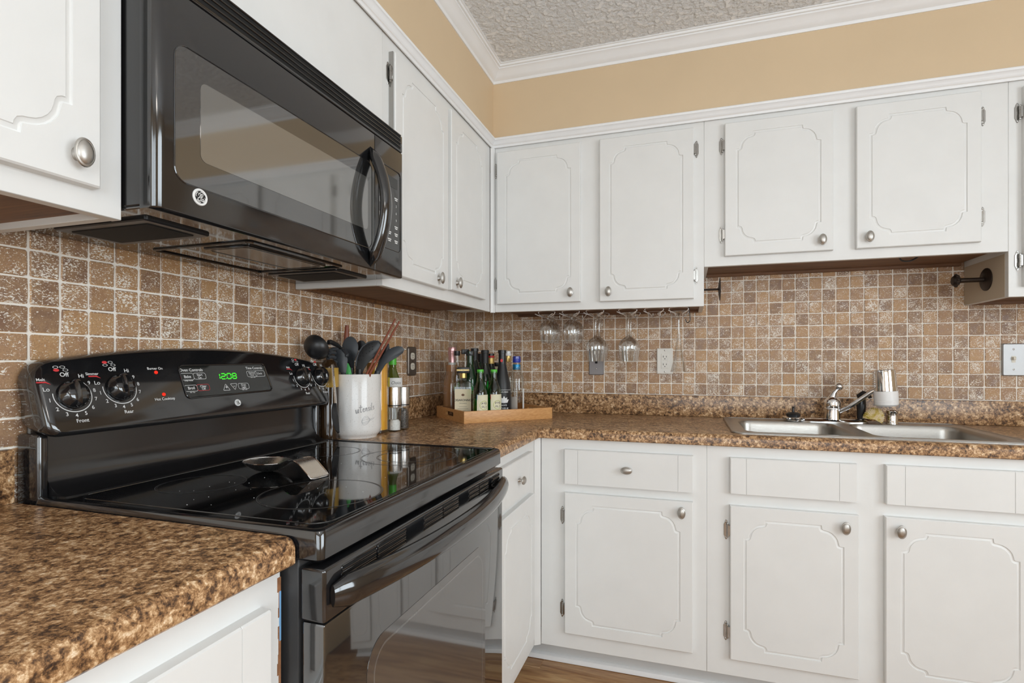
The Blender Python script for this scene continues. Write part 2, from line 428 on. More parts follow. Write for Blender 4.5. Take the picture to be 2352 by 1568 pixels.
bm = B(); box(bm, -.12, XR+.12, YF-.12, .12, CEIL, CEIL+.1); struct('ceiling', bm, 'popcorn_ceiling', 'white popcorn-textured ceiling')
bm = B(); box(bm, -.12, XR+.12, YF-.12, .12, -.1, -.012); FLOOR = struct('floor', bm, 'brown_wood', 'light brown wood plank floor')
# floor planks
pw = .118; row = 0; y = -.45; variants = {}
def plank_mesh(L):
    k = round(L, 3)
    if k not in variants:
        b = bmesh.new(); box(b, -L/2, L/2, -pw/2+.0006, pw/2-.0006, -.012, 0, .0012, 1); finish(b)
        me = bpy.data.meshes.new('plank'); b.to_mesh(me); b.free(); me.materials.append(MATS['floor_wood']); variants[k] = me
    return variants[k]
while y > YF:
    x = -.0 - random.choice((0., .3, .6, .9))
    while x < XR:
        L = 1.2; a, b_ = max(x, .0), min(x+L, XR)
        if b_-a > .08:
            o = bpy.data.objects.new('plank', plank_mesh(b_-a)); COL.objects.link(o); o.parent = FLOOR; o.location = ((a+b_)/2, y-pw/2, 0)
        x += L
    y -= pw
# windows behind and beside the photographer
def window(n, ax, pos, a0, a1, z0, z1):
    bm = B(); f = .06
    segs = [(a0, a0+f, z0, z1), (a1-f, a1, z0, z1), (a0+f, a1-f, z0, z0+f), (a0+f, a1-f, z1-f, z1), ((a0+a1)/2-.025, (a0+a1)/2+.025, z0+f, z1-f)]
    for (b0, b1, c0, c1) in segs:
        if ax == 'x': box(bm, pos+.02, pos+.08, b0, b1, c0, c1, .004, 1)
        else: box(bm, b0, b1, pos-.08, pos-.02, c0, c1, .004, 1)
    fr = struct('window_%d' % n, bm, 'white_trim')
    for (b0, b1) in ((a0+f, (a0+a1)/2-.025), ((a0+a1)/2+.025, a1-f)):
        bm = B()
        if ax == 'x': box(bm, pos+.048, pos+.052, b0, b1, z0+f, z1-f)
        else: box(bm, b0, b1, pos-.052, pos-.048, z0+f, z1-f)
        obj('pane', bm, 'window_glass', fr)
window(1, 'x', XR, *WH); window(2, 'y', YF, *RH)
# soffits above the wall cabinets
bm = B(); box(bm, 0, SOF, YF, 0, UT-.005, CEIL); struct('wall_soffit_left', bm, 'beige_wall', 'beige soffit above the cabinets by the microwave')
bm = B(); box(bm, SOF, XR, -SOF, 0, UT-.005, CEIL); struct('wall_soffit_back', bm, 'beige_wall', 'beige soffit above the cabinets by the sink')
# mouldings, mitred in the inner corner
def moulding_left(bm, prof, base, z):
    loft(bm, [[(base+d, YF, z+h) for d, h in prof], [(base+d, -(base+d), z+h) for d, h in prof]])
def moulding_back(bm, prof, base, z):
    loft(bm, [[(base+d, -(base+d), z+h) for d, h in prof], [(XR, -(base+d), z+h) for d, h in prof]])
crown = [(0, -.060), (.004, -.060), (.006, -.055), (.007, -.050), (.014, -.046), (.022, -.036), (.032, -.024), (.040, -.018), (.0425, -.017), (.043, -.012), (.050, -.011), (.052, -.004), (.058, -.003), (.058, 0.), (0, 0.)]
bm = B(); moulding_left(bm, crown, SOF, CEIL); struct('trim_1', bm, 'white_trim', 'white crown moulding under the ceiling above the microwave')
bm = B(); moulding_back(bm, crown, SOF, CEIL); struct('trim_2', bm, 'white_trim', 'white crown moulding under the ceiling above the sink')
cove = [(0, -.038), (.004, -.038), (.006, -.034), (.006, -.030), (.010, -.027), (.013, -.020), (.018, -.012), (.022, -.010), (.023, -.003), (.021, 0.), (0, 0.)]
cove = [(d-.014, h) for d, h in cove]
cove[0] = (-.014, -.038); cove[-1] = (-.001, 0.)
bm = B(); moulding_left(bm, [(d+.005, h) for d, h in cove], SOF, 2.148); struct('trim_3', bm, 'white_trim', 'narrow white moulding along the tops of the stove-side cabinets')
bm = B(); moulding_back(bm, [(d+.005, h) for d, h in cove], SOF, 2.148); struct('trim_4', bm, 'white_trim', 'narrow white moulding along the tops of the sink-side cabinets')
# toe kick board and shoe moulding below the base cabinets
bm = B(); box(bm, .40, 2.62, -.495, -.475, 0, .108); struct('baseboard_back', bm, 'toe_paint', 'recessed white toe-kick board below the sink cabinets')
bm = B(); loft(bm, [[(xx, -.495, .002), (xx, -.510, .002), (xx, -.510, .010), (xx, -.507, .018), (xx, -.500, .022), (xx, -.495, .023)] for xx in (.5, 2.62)]); struct('trim_5', bm, 'white_trim', 'white shoe moulding at the floor below the sink cabinets')
bm = B(); box(bm, .475, .495, -1.14, -.50, 0, .108); struct('baseboard_left', bm, 'toe_paint')

# ------------------------------------------------------------------ travertine tiles (4.7 cm, each a piece)
TV = []
for k in range(8):
    b = bmesh.new(); h = .0236; out = []
    for (cx, cy, a0) in ((1, -1, -90), (1, 1, 0), (-1, 1, 90), (-1, -1, 180)):
        r = random.uniform(.0022, .0055)
        for s in range(3):
            a = math.radians(a0+45*s); out.append((cx*(h-r)+r*math.cos(a)+random.uniform(-.0004, .0004), cy*(h-r)+r*math.sin(a)+random.uniform(-.0004, .0004)))
        # one jittered point along the next edge
        nx = {(1, -1): (h, 0), (1, 1): (0, h), (-1, 1): (-h, 0), (-1, -1): (0, -h)}[(cx, cy)]
        out.append((nx[0]+random.uniform(-.0006, .0004)*(1 if nx[0] else 3), nx[1]+random.uniform(-.0006, .0004)*(1 if nx[1] else 3)))
    ins = offset_poly(out, -.0018)
    tz = [random.uniform(-.0003, .0003) for _ in out]
    loft(b, [[(x, y, -.002) for x, y in out], [(x, y, .0008) for x, y in out], [(x, y, .0020+q) for (x, y), q in zip(ins, tz)]], False, True)
    finish(b, 20); me = bpy.data.meshes.new('tile'); b.to_mesh(me); b.free(); me.materials.append(MATS['travertine']); TV.append(me)
def tile_matrix(F, u, w_):
    rot = Matrix.Rotation(random.choice((0, 1, 2, 3))*math.pi/2+random.uniform(-.012, .012), 4, 'Z') @ Matrix.Rotation(random.uniform(-.012, .012), 4, 'X') @ Matrix.Rotation(random.uniform(-.012, .012), 4, 'Y')
    return F @ Matrix.Translation((u+random.uniform(-.0005, .0005), w_+random.uniform(-.0005, .0005), random.uniform(-.0004, .0006))) @ rot
def lay_tiles(wall, F, cells, limit=300):
    cells = sorted(cells, key=lambda c: ((F @ Vector((c[0], c[1], 0)))-CAM).length)
    rest = bmesh.new()
    for i, (u, w_) in enumerate(cells):
        M = tile_matrix(F, u, w_); me = random.choice(TV)
        if i < limit:
            o = bpy.data.objects.new('tile', me); COL.objects.link(o); o.parent = wall; o.matrix_local = M
        else:
            t = bmesh.new(); t.from_mesh(me); join(rest, t, M)
    if len(rest.verts):
        o = obj('tiles_further_off', rest, 'travertine', wall, ang=20); o['kind'] = 'stuff'; o['label'] = 'brown travertine tiles in the corner end of the wall'
cl = []
for j in range(-41, 0):
    for r in range(-3, 8):
        yc = (j+.5)*PIT; zc = Z0+(r+.5)*PZ
        if r < 0 and not (-1.96 < yc < -1.88 or -1.16 < yc < -1.08): continue
        if 0 <= r < 3 and -1.86 < yc < -1.19: continue
        cl.append((yc, zc))
lay_tiles(WALL_L, FL(0), cl)
cb_ = []
for k in range(0, 50):
    for r in range(0, 11):
        xc = (k+.5)*PIT; zc = Z0+(r+.5)*PZ
        if r >= 8 and not (1.17 < xc < 2.21): continue
        cb_.append((xc, zc))
lay_tiles(WALL_B, FB(0), cb_)

# ================================================================== CABINETS
def groove_outline(u0, u1, w0, w1, c):
    pat = [(0, 1), (.12, .985), (.19, .945), (.225, .87), (.240, .78), (.285, .62), (.37, .48), (.49, .36), (.63, .28), (.78, .240), (.87, .225), (.945, .19), (.985, .12), (1, 0)]
    cu, cw = c; out = []
    out += [(u0+a*cu, w0+b*cw) for a, b in pat]                      # bottom-left, going from left side to bottom side
    out += [(u1-a*cu, w0+b*cw) for a, b in reversed(pat)]
    out += [(u1-a*cu, w1-b*cw) for a, b in pat]
    out += [(u0+a*cu, w1-b*cw) for a, b in reversed(pat)]
    return out
def door_bm(u0, u1, w0, w1, tk, groove=None, F=None):
    t = bmesh.new(); e = .0025
    R = lambda d: [(u0+d, w0+d), (u1-d, w0+d), (u1-d, w1-d), (u0+d, w1-d)]
    l0 = [t.verts.new((*p, 0.0)) for p in R(0)]; l1 = [t.verts.new((*p, tk-e)) for p in R(0)]; l2 = [t.verts.new((*p, tk)) for p in R(e)]
    t.faces.new(l0[::-1])
    for a, b in ((l0, l1), (l1, l2)):
        for i in range(4): t.faces.new((a[i], a[(i+1) % 4], b[(i+1) % 4], b[i]))
    if groove is None: t.faces.new(l2)
    else:
        g = groove_outline(*groove[:4], groove[4])
        prof = [(.0050, 0.), (.0044, -.0026), (.0022, -.0032), (-.0012, -.0024), (-.0032, -.0016), (-.0042, 0.)]
        loops = []
        for d, h in prof: loops.append([t.verts.new((x, y, tk+h)) for x, y in offset_poly(g, d)])
        n = len(g)
        for a, b in zip(loops, loops[1:]):
            for i in range(n):
                j = (i+1) % n; t.faces.new((a[i], a[j], b[j], b[i]))
        t.faces.new(loops[-1])
        ed = []
        for L in (l2, loops[0]):
            m = len(L)
            for i in range(m):
                ee = t.edges.get((L[i], L[(i+1) % m])) or t.edges.new((L[i], L[(i+1) % m])); ed.append(ee)
        bmesh.ops.triangle_fill(t, use_beauty=True, use_dissolve=False, edges=ed, normal=(0, 0, 1))
    return join(bmesh.new(), t, F)
def drawer_bm(u0, u1, w0, w1, tk, cuts, F):
    e = .0025; pts = [(u0, 0), (u0, tk-e), (u0+e, tk)]
    for c in cuts: pts += [(c-.0009, tk), (c, tk-.0022), (c+.0009, tk)]
    pts += [(u1-e, tk), (u1, tk-e), (u1, 0)]
    t = bmesh.new(); loft(t, [[(u, w0, n) for u, n in pts], [(u, w1-e, n) for u, n in pts], [(u, w1, n if n < tk-e else tk-e) for u, n in pts]]); return join(bmesh.new(), t, F)
def knob(parent, F, u, w_, tk, vertical=True, s=1.0):
    bm = B(); prof = [(0, -.001), (.0075, -.001), (.0070, .003), (.0048, .006), (.0045, .011), (.0085, .0135), (.0145, .0150), (.0160, .0172), (.0152, .0195), (.0135, .0205), (.0130, .0200), (.0110, .0222), (.0060, .0242), (0, .0248)]
    lathe(bm, [(r*s, z) for r, z in prof], (0, 0, 0), 24, F @ Matrix.Translation((u, w_, tk)) @ Matrix.Diagonal((.84 if vertical else 1.28, 1.28 if vertical else .84, 1, 1)))
    return obj('knob', bm, 'nickel', parent)
def hinge(parent, F, u, w_, side):
    """decorative surface hinge; side = +1 when the frame leaf lies at greater u than the door"""
    bm = B(); s = side
    poly = [(0, -.030), (.004, -.034), (.007, -.030), (.0085, -.024), (.0115, -.018), (.0115, .018), (.0085, .024), (.007, .030), (.004, .034), (0, .030)]
    poly = [(s*x, y) for x, y in poly]
    if s < 0: poly = poly[::-1]
    prism(bm, poly, 0, .0022, F @ Matrix.Translation((u, w_, 0)), .0006)
    for yy in (-.027, .027): lathe(bm, [(0, .0005), (.0026, .001), (.0026, .0028), (.001, .0036), (0, .0036)], (0, 0, 0), 10, F @ Matrix.Translation((u+s*.0045, w_+yy, 0)))
    tube(bm, [F @ Vector((u-s*.001, w_+q, .0075)) for q in (-.019, -.007, -.0068, .0068, .007, .019)], [.0042, .0042, .0036, .0036, .0042, .0042], 12)
    for q in (-.021, .021): lathe(bm, [(0, -.0035), (.003, -.002), (.0036, 0), (.003, .002), (0, .0035)], (0, 0, 0), 10, F @ Matrix.Translation((u-s*.001, w_+q, .0075)))
    box(bm, -.006, .006, -.018, .018, .0, .012, .0005, 1, F @ Matrix.Translation((u-s*.0065, w_, .0012)))
    return obj('hinge', bm, 'hinge_metal', parent)
def upper_carcass(c, side, u0, u1, zb, zt, F, depth, shelf_col='brown_wood', end=(True, True)):
    """F maps (u, w, n) with n = 0 at the wall"""
    bm = B(); box(bm, u0, u1, zb+.018, zt, .004, depth-.02, 0, 1, F)
    obj('carcass', bm, 'white_paint', c)
    bm = B(); box(bm, u0, u1, zb, zt, depth-.02, depth, .001, 1, F); obj('face_frame', bm, 'white_paint', c)
    bm = B(); box(bm, u0+.016, u1-.016, zb+.012, zb+.0185, .004, depth-.021, 0, 1, F); obj('bottom_panel', bm, shelf_col, c)
    for e, (a, b_) in zip(end, ((u0, u0+.016), (u1-.016, u1))):
        if e: bm = B(); box(bm, a, b_, zb+.001, zb+.02, .004, depth-.02, .0005, 1, F); obj('end_panel', bm, 'white_paint', c)
    bm = B(); box(bm, u0+.017, u1-.017, zb+.001, zb+.013, .004, .024, .001, 1, F); obj('hanging_rail', bm, shelf_col, c)
def door(c, F, u0, u1, w0, w1, tk=UD, g=(.043, .046), cc=(.060, .062), kn=None, kv=True, hinges=(), hs=1, dF=None):
    gr = (u0+g[0], u1-g[0], w0+g[1], w1-g[1], cc)
    d = obj('door', door_bm(u0, u1, w0, w1, tk, gr, F), 'white_paint', c, ang=25)
    if kn: knob(d, F, kn[0], kn[1], tk, kv)
    for (u, w_) in hinges: hinge(c, F, u, w_, hs)
    return d
FUB, FUL = FB(-UF), FL(UF)                 # face planes of wall cabinets
F0B, F0L = FB(0), FL(0)
# --- wall cabinets over the sink side
c = thing('upper_cabinet', 'white two-door wall cabinet in the corner, with wine glasses hung below', 'cabinet', (.75, -.15, UB))
upper_carcass(c, 0, .3235, 1.1985, UB, UT, F0B, UF, end=(False, True))
door(c, FUB, .338, .709, 1.418, 2.086, g=(.044, .047), kn=(.669, 1.457), hinges=((.331, 2.010), (.326, 1.508)), hs=-1)
door(c, FUB, .790, 1.160, 1.415, 2.086, g=(.045, .046), kn=(.828, 1.454), hinges=((1.167, 2.005), (1.166, 1.507)), hs=1)
bm = B(); loft(bm, [[(UF-.002, -UF, z), (UF+.006, -UF-.001, z), (UF+.019, -UF-.001, z), (UF+.016, -UF-.008, z), (UF+.010, -UF-.014, z), (UF+.002, -UF-.018, z)] for z in (UB-.002, UT)]); obj('corner_bead', bm, 'white_paint', c)
c = thing('upper_cabinet', 'short white two-door wall cabinet above the sink', 'cabinet', (1.68, -.15, SB))
upper_carcass(c, 0, 1.1988, 2.1690, SB, UT, F0B, UF, end=(True, False))
door(c, FUB, 1.274, 1.644, 1.574, 2.086, g=(.045, .047), kn=(1.606, 1.612), hinges=((1.266, 2.005), (1.265, 1.660)), hs=-1)
door(c, FUB, 1.717, 2.087, 1.574, 2.087, g=(.045, .047), kn=(1.755, 1.612), hinges=((2.094, 2.005), (2.093, 1.662)), hs=1)
c = thing('upper_cabinet', 'tall white wall cabinet to the right of the sink, towel holder on its side', 'cabinet', (2.39, -.15, UB))
upper_carcass(c, 0, 2.1693, 2.62, UB, UT, F0B, UF)
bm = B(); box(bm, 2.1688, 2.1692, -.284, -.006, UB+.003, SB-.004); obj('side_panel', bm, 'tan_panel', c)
door(c, FUB, 2.205, 2.585, 1.418, 2.086, kn=(2.54, 1.457), hinges=((2.197, 2.003), (2.197, 1.506)), hs=-1)
# --- wall cabinets on the stove side
c = thing('upper_cabinet', 'white two-door wall cabinet right of the microwave', 'cabinet', (.15, -.76, UB))
upper_carcass(c, 0, -1.194, -.3235, UB, UT, F0L, UF, end=(True, False))
door(c, FUL, -1.155, -.794, 1.421, 2.072, kn=(-.876, 1.452), hinges=((-1.163, 2.006),), hs=-1)
door(c, FUL, -.766, -.424, 1.427, 2.080, kn=(-.724, 1.457), hinges=((-.416, 2.010), (-.416, 1.506)), hs=1)
bm = B(); box(bm, -1.1600, -1.1565, 1.421, 2.072, 0, .014, 0, 1, FUL); obj('hinge_strip', bm, 'hinge_metal', c)
c = thing('upper_cabinet', 'plain white cabinet front directly above the microwave', 'cabinet', (.15, -1.56, 1.803))
bm = B(); box(bm, -1.930, -1.195, 1.803, UT, .004, UF, .001, 1, F0L); obj('carcass', bm, 'white_paint', c)
bm = B(); box(bm, -1.925, -1.200, 1.812, 2.10, UF+.0005, UF+.004, .0015, 1, F0L); obj('front_panel', bm, 'white_paint', c)
c = thing('upper_cabinet', 'white wall cabinet left of the microwave with a brown wood underside', 'cabinet', (.15, -2.35, UB))
upper_carcass(c, 0, -2.80, -1.931, UB, UT, F0L, UF)
door(c, FUL, -2.345, -1.974, 1.419, 2.086, kn=(-2.008, 1.457), hinges=((-2.353, 2.0), (-2.353, 1.506)), hs=-1)
door(c, FUL, -2.76, -2.40, 1.419, 2.086, kn=(-2.44, 1.457))
# --- base cabinets
def base_carcass(c, u0, u1, F, F0, depth=BF, top=CTB-.001):
    bm = B(); box(bm, u0, u1, .10, top, .02, depth-.02, 0, 1, F0); obj('carcass', bm, 'white_paint', c)
    bm = B(); box(bm, u0, u1, .105, CTB-.001, depth-.02, depth, .001, 1, F0); obj('face_frame', bm, 'white_paint', c)
FBB, FBL = FB(-BF), FL(BF)
def drawer(c, F, u0, u1, w0, w1, cut=.050, kn=None, name='drawer', kv=False, s=1.):
    d = obj(name, drawer_bm(u0, u1, w0, w1, BD, (u0+cut, u1-cut), F), 'white_paint', c, ang=25)
    if kn: knob(d, F, kn[0], kn[1], BD, kv, s)
    return d
c = thing('base_cabinet', 'white base cabinet with one drawer and one door beside the sink cabinet', 'cabinet', (.9, -.3, .1))
base_carcass(c, .612, 1.1992, FBB, F0B)
drawer(c, FBB, .705, 1.155, .718, .844, kn=(.932, .783))
door(c, FBB, .706, 1.154, .168, .685, g=(.046, .045), cc=(.060, .063), kn=(1.117, .650), hinges=((.698, .597), (.697, .252)), hs=-1)
c = thing('base_cabinet', 'white two-door sink cabinet with false drawer fronts', 'cabinet', (1.68, -.3, .1))
base_carcass(c, 1.1995, 2.1660, FBB, F0B, top=.70)
drawer(c, FBB, 1.273, 1.645, .725, .845, name='false_drawer_front'); drawer(c, FBB, 1.722, 2.094, .726, .847, name='false_drawer_front')
door(c, FBB, 1.273, 1.649, .168, .684, g=(.046, .045), cc=(.063, .063), kn=(1.609, .645), hinges=((1.265, .598), (1.264, .256)), hs=-1)
door(c, FBB, 1.720, 2.096, .170, .687, g=(.045, .045), cc=(.063, .060), kn=(1.757, .648), hinges=((2.104, .598), (2.104, .256)), hs=1)
c = thing('base_cabinet', 'white base cabinet right of the sink cabinet', 'cabinet', (2.39, -.3, .1))
base_carcass(c, 2.1663, 2.62, FBB, F0B); drawer(c, FBB, 2.21, 2.58, .725, .845, kn=(2.395, .783)); door(c, FBB, 2.21, 2.58, .168, .685, kn=(2.54, .645))
c = thing('base_cabinet', 'narrow white base cabinet between stove and inner corner', 'cabinet', (.3, -.87, .1))
base_carcass(c, -1.142, -.592, FBL, F0L)
drawer(c, FBL, -1.045, -.690, .716, .845, kn=(-.862, .778), kv=False, s=1.02)
door(c, FBL, -1.045, -.672, .160, .690, hinges=((-.664, .602), (-.664, .256)), hs=1)
bm = B(); loft(bm, [[(BF-.001, -BF, z), (BF+.008, -BF-.001, z), (BF+.021, -BF-.001, z), (BF+.021, -BF-.006, z), (BF+.012, -BF-.013, z), (BF+.001, -BF-.020, z)] for z in (.105, CTB-.001)]); obj('corner_bead', bm, 'white_paint', c)
c = thing('base_cabinet', 'white base cabinet left of the stove with chipped edge', 'cabinet', (.3, -2.4, .1))
base_carcass(c, -2.80, -1.914, FBL, F0L)
drawer(c, FBL, -2.37, -1.951, .718, .838, kn=None); door(c, FBL, -2.37, -1.951, .160, .690, kn=(-2.33, .648)); drawer(c, FBL, -2.78, -2.42, .718, .838)
bm = B(); pts = [(.105, .0026)]
z = .105; side = []
while z < CTB-.002:
    side.append((z, random.uniform(.0015, .006))); z += random.uniform(.01, .03)
for (z0, d), (z1, d1) in zip(side, side[1:]): box(bm, -1.9145-d, -1.9135, z0, z1, BF-.006, BF+.0006, 0, 1, F0L)
obj('chipped_edge', bm, 'raw_edge', c)
bm = B(); box(bm, -1.9165, -1.9132, .775, .845, BF-.002, BF+.0010, .0004, 1, F0L); simple('blue_tape', srgb(120,170,215), .6); obj('tape_sliver', bm, 'blue_tape', c)

# ================================================================== WORKTOPS
def ct_prof(d0=0.0):
    pr = [(d0, CTB), (CTF-.003, CTB), (CTF, CTB+.003), (CTF, CT-.016)]
    for k in range(1, 6):
        a = math.radians(90*k/5); pr.append((CTF-.016+.016*math.cos(a), CT-.016+.016*math.sin(a)))
    return pr+[(d0, CT)]
c = thing('worktop', 'speckled brown laminate worktop left of the stove', 'worktop', (.3, -2.35, CTB))
bm = B(); loft(bm, [[(d, yy, z) for d, z in ct_prof(.004)] for yy in (-2.80, -1.910)]); obj('top', bm, 'laminate', c)
bm = B(); box(bm, .004, .024, -2.80, -1.912, CT+.0003, Z0-.001, .003, 2); tag(obj('backsplash', bm, 'laminate', None, (.014, -2.35, CT)), 'brown laminate upstand behind the worktop left of the stove', 'backsplash')
c = thing('worktop', 'L-shaped speckled brown laminate worktop around the corner with the sink', 'worktop', (1.2, -.3, CTB))
bm = B()
loft(bm, [[(d, -1.145, z) for d, z in ct_prof(.004)], [(d, -d, z) for d, z in ct_prof(.004)]])
HX0, HX1, HY0, HY1 = 1.300, 2.100, .085, .548
loft(bm, [[(d, -d, z) for d, z in ct_prof(.004)], [(HX0, -d, z) for d, z in ct_prof(.004)]])
loft(bm, [[(xx, -d, z) for d, z in ct_prof(HY1)] for xx in (HX0, HX1)])
box(bm, HX0, HX1, -HY0, -.004, CTB, CT)
loft(bm, [[(xx, -d, z) for d, z in ct_prof(.004)] for xx in (HX1, 2.62)])
obj('top', bm, 'laminate', c)
bm = B(); box(bm, .004, .024, -1.145, -.004, CT+.0003, Z0-.001, .003, 2); tag(obj('backsplash', bm, 'laminate', None, (.014, -.57, CT)), 'brown laminate upstand behind the crock and grinders', 'backsplash')
bm = B(); box(bm, .0245, 2.62, -.024, -.004, CT+.0003, Z0-.001, .003, 2); tag(obj('backsplash', bm, 'laminate', None, (1.3, -.014, CT)), 'long brown laminate upstand behind the sink', 'backsplash')

# ================================================================== STOVE
RY0, RY1 = -1.905, -1.150; RC = (RY0+RY1)/2; CK = .930
R = thing('stove', 'black freestanding electric stove with glass cooktop and rear control panel', 'stove', (.33, RC, 0))
bm = B(); box(bm, .03, .612, RY0+.002, RY1-.002, .0, .888, .004, 2); obj('body', bm, 'range_side', R)
def lip_loop(ins, z, r): return [(x, y, z) for x, y in rrect(.055+ins*.2, .651-ins, RY0+ins, RY1-ins, r, 5)]
bm = B(); loft(bm, [lip_loop(.004, .886, .008), lip_loop(0, .890, .010), lip_loop(0, .922, .012), lip_loop(.003, .929, .012), lip_loop(.008, .931, .012), lip_loop(.013, .9300, .012), lip_loop(.015, .928, .012)]); obj('cooktop_frame', bm, 'black_gloss', R)
bm = B(); prism(bm, [(x, y) for x, y in rrect(.070, .6345, RY0+.0165, RY1-.0165, .012, 5)], .9275, .9292); top = obj('cooktop', bm, 'cooktop_glass', R)
for (bx, by, r1, r2) in ((.505, -1.715, .108, 0), (.235, -1.725, .078, 0), (.470, -1.335, .118, .080), (.235, -1.335, .078, 0)):
    bm = B()
    for r in (r1, r2):
        if r:
            annulus(bm, bx, by, r-.0022, r, .9295, 72); annulus(bm, bx, by, r-.0042, r-.0034, .9295, 72)
    obj('burner_ring', bm, 'burner_print', top)
bm = B(); tube(bm, [(x, y, .9293) for x, y in rrect(.114, .6300, RY0+.030, RY1-.024, .03, 6)], .0011, 6, closed=True); obj('glass_edge', bm, 'black_gloss', top)
# crumbs and scuffs
bm = B()
for k in range(40):
    x, y = random.uniform(.2, .62), random.uniform(RY0+.03, RY1-.2); q = random.uniform(.0003, .0006); box(bm, x-q, x+q, y-q*.8, y+q*.8, .9292, .9292+q)
o = obj('crumbs', bm, 'white_print', top); o['kind'] = 'stuff'
# splash panel
spl = [(.012, .925), (.012, 1.06), (.050, 1.06), (.050, .990), (.053, .968), (.062, .948), (.080, .936), (.104, .9315), (.104, .925)]
bm = B(); loft(bm, [[(x, y, z) for x, z in spl] for y in (RY0+.022, RY1-.022)]); obj('splash_panel', bm, 'black_enamel', R)
for y0, y1 in ((RY0+.004, RY0+.022), (RY1-.022, RY1-.004)):
    bm = B(); box(bm, .006, .062, y0, y1, .89, 1.04, .006, 3); obj('side_post', bm, 'black_gloss', R)
# control panel
SL = .36
def xf(z): return .100-(z-1.035)*SL
n_ = math.sqrt(1+SL*SL); PF = frame((.100, 0, 1.035), (0, 1, 0), (-SL/n_, 0, 1/n_), (1/n_, 0, SL/n_))
PN = Vector((1/n_, 0, SL/n_)); PO = Vector((.100, 0, 1.035))
def PP(px, py):
    d = ray(px, py); t = (PO-CAM).dot(PN)/d.dot(PN); q = CAM+d*t; l = PF.inverted() @ q; return (l.x, l.y)
def panel_outline(ins):
    out = []; u0, u1 = RY0+ins, RY1+.006-ins; zb = 1.035+ins; r = .024
    for k in range(7):
        a = math.radians(-90+90*k/6); out.append((u1-r+r*math.cos(a), zb+r+r*math.sin(a)))
    rt = .040
    zt = lambda u: 1.199-ins-.034*((u-RC)/(.5*(RY1-RY0)))**2
    for k in range(7):
        a = math.radians(90*k/6); out.append((u1-rt+rt*math.cos(a), zt(u1-rt)-rt+rt*math.sin(a)))
    for k in range(1, 22):
        u = u1-rt-(u1-u0-2*rt)*k/22; out.append((u, zt(u)))
    for k in range(7):
        a = math.radians(90+90*k/6); out.append((u0+rt+rt*math.cos(a), zt(u0+rt)-rt+rt*math.sin(a)))
    for k in range(7):
        a = math.radians(180+90*k/6); out.append((u0+r+r*math.cos(a), zb+r+r*math.sin(a)))
    return out
bm = B()
lp = lambda ins, dx, back=False: [((.008 if back else max(.012, xf(z)-dx)), u, z) for u, z in panel_outline(ins)]
loft(bm, [lp(.010, 0, True), lp(.002, .055), lp(0, .030), lp(0, .016), lp(.0015, .008), lp(.005, .0025), lp(.010, .0)])
CP = obj('control_panel', bm, 'black_gloss', R, ang=50)
def TM(u, w_, n=.0006, rot=0): return PF @ Matrix.Translation((u, w_, n)) @ Matrix.Rotation(math.radians(rot), 4, 'Z')
def dial(px, py, ring, top_red, tag_, pos):
    u, w_ = PP(px, py)
    bm = B(); annulus(bm, u, w_, ring*.955, ring, .0006, 40, 172, 410, PF)
    for lab, a in (('Lo', 163), ('1', 192), ('2', 220), ('3', 245), ('4', 268), ('5', 292), ('6', 318), ('7', 345), ('8', 370), ('9', 394), ('Hi', 419)):
        rr = ring*(1.20 if len(lab) == 1 else 1.28); text(bm, lab, .0098 if len(lab) == 1 else .0105, TM(u+rr*math.cos(math.radians(a)), w_+rr*math.sin(math.radians(a))), bold=.01)
    text(bm, 'Off', .0112, TM(u-.006, w_+ring*1.20), bold=.012); text(bm, pos, .0095, TM(u+.006, w_-ring*1.52), bold=.01)
    for k, (dx, dy) in enumerate(((-.019, .0118), (-.019, .006), (-.008, .0118), (-.004, .006))):
        M = TM(u+dx+.002, w_+ring*1.20+dy+.003)
        if k != top_red: annulus(bm, 0, 0, .0036, .0046, 0, 20, 0, 360, M, .55)
    text(bm, tag_, .0075, TM(u-ring*1.38, w_+ring*.94), bold=.01)
    tag(obj('dial_print', bm, 'white_print', CP), kind='stuff')
    bm = B(); dx, dy = ((-.019, .0118), (-.019, .006), (-.008, .0118), (-.004, .006))[top_red]
    prism(bm, ellipse(0, 0, .0048, .0028, 18), 0, .0001, TM(u+dx+.002, w_+ring*1.20+dy+.003))
    stroke(bm, [(-.008, .001), (.006, .001), (.013, -.003)], [.0022, .0026, .0006], 0, TM(u-ring*1.36, w_+ring*.76)); tag(obj('dial_print_red', bm, 'red_print', CP), kind='stuff')
    kr = ring*.80
    bm = B(); lathe(bm, [(kr, 0), (kr, .004), (kr*.97, .007), (kr*.86, .010), (kr*.78, .016), (kr*.60, .020), (0, .021)], (0, 0, 0), 36, PF @ Matrix.Translation((u, w_, .0005)))
    kb = obj('knob', bm, 'black_gloss', CP)
    bm = B(); loops = []
    for s in [i/10-1 for i in range(21)]:
        yy = s*kr*.96; hw = .0075*math.sqrt(max(0., 1-s*s))+.0015; top_ = .012+.019*math.sqrt(max(0., 1-(s*.93)**2))
        loops.append([(-hw, yy, .006), (hw, yy, .006), (hw*.75, yy, top_*.85), (hw*.45, yy, top_), (-hw*.45, yy, top_), (-hw*.75, yy, top_*.85)])
    loft(bm, loops); bmesh.ops.transform(bm, matrix=PF @ Matrix.Translation((u, w_, .0005)), verts=bm.verts[:]); obj('grip', bm, 'black_gloss', kb)
ring1 = .5*(PP(216, 905)[0]-PP(117.6, 905)[0])*.93
dial(166.8, 907, ring1, 1, 'Melt', 'Front'); dial(275, 891, ring1, 0, 'Simmer', 'Rear')
dial(693, 866, ring1, 2, 'Melt', 'Rear'); dial(734, 865, ring1, 3, 'Simmer', 'Front')
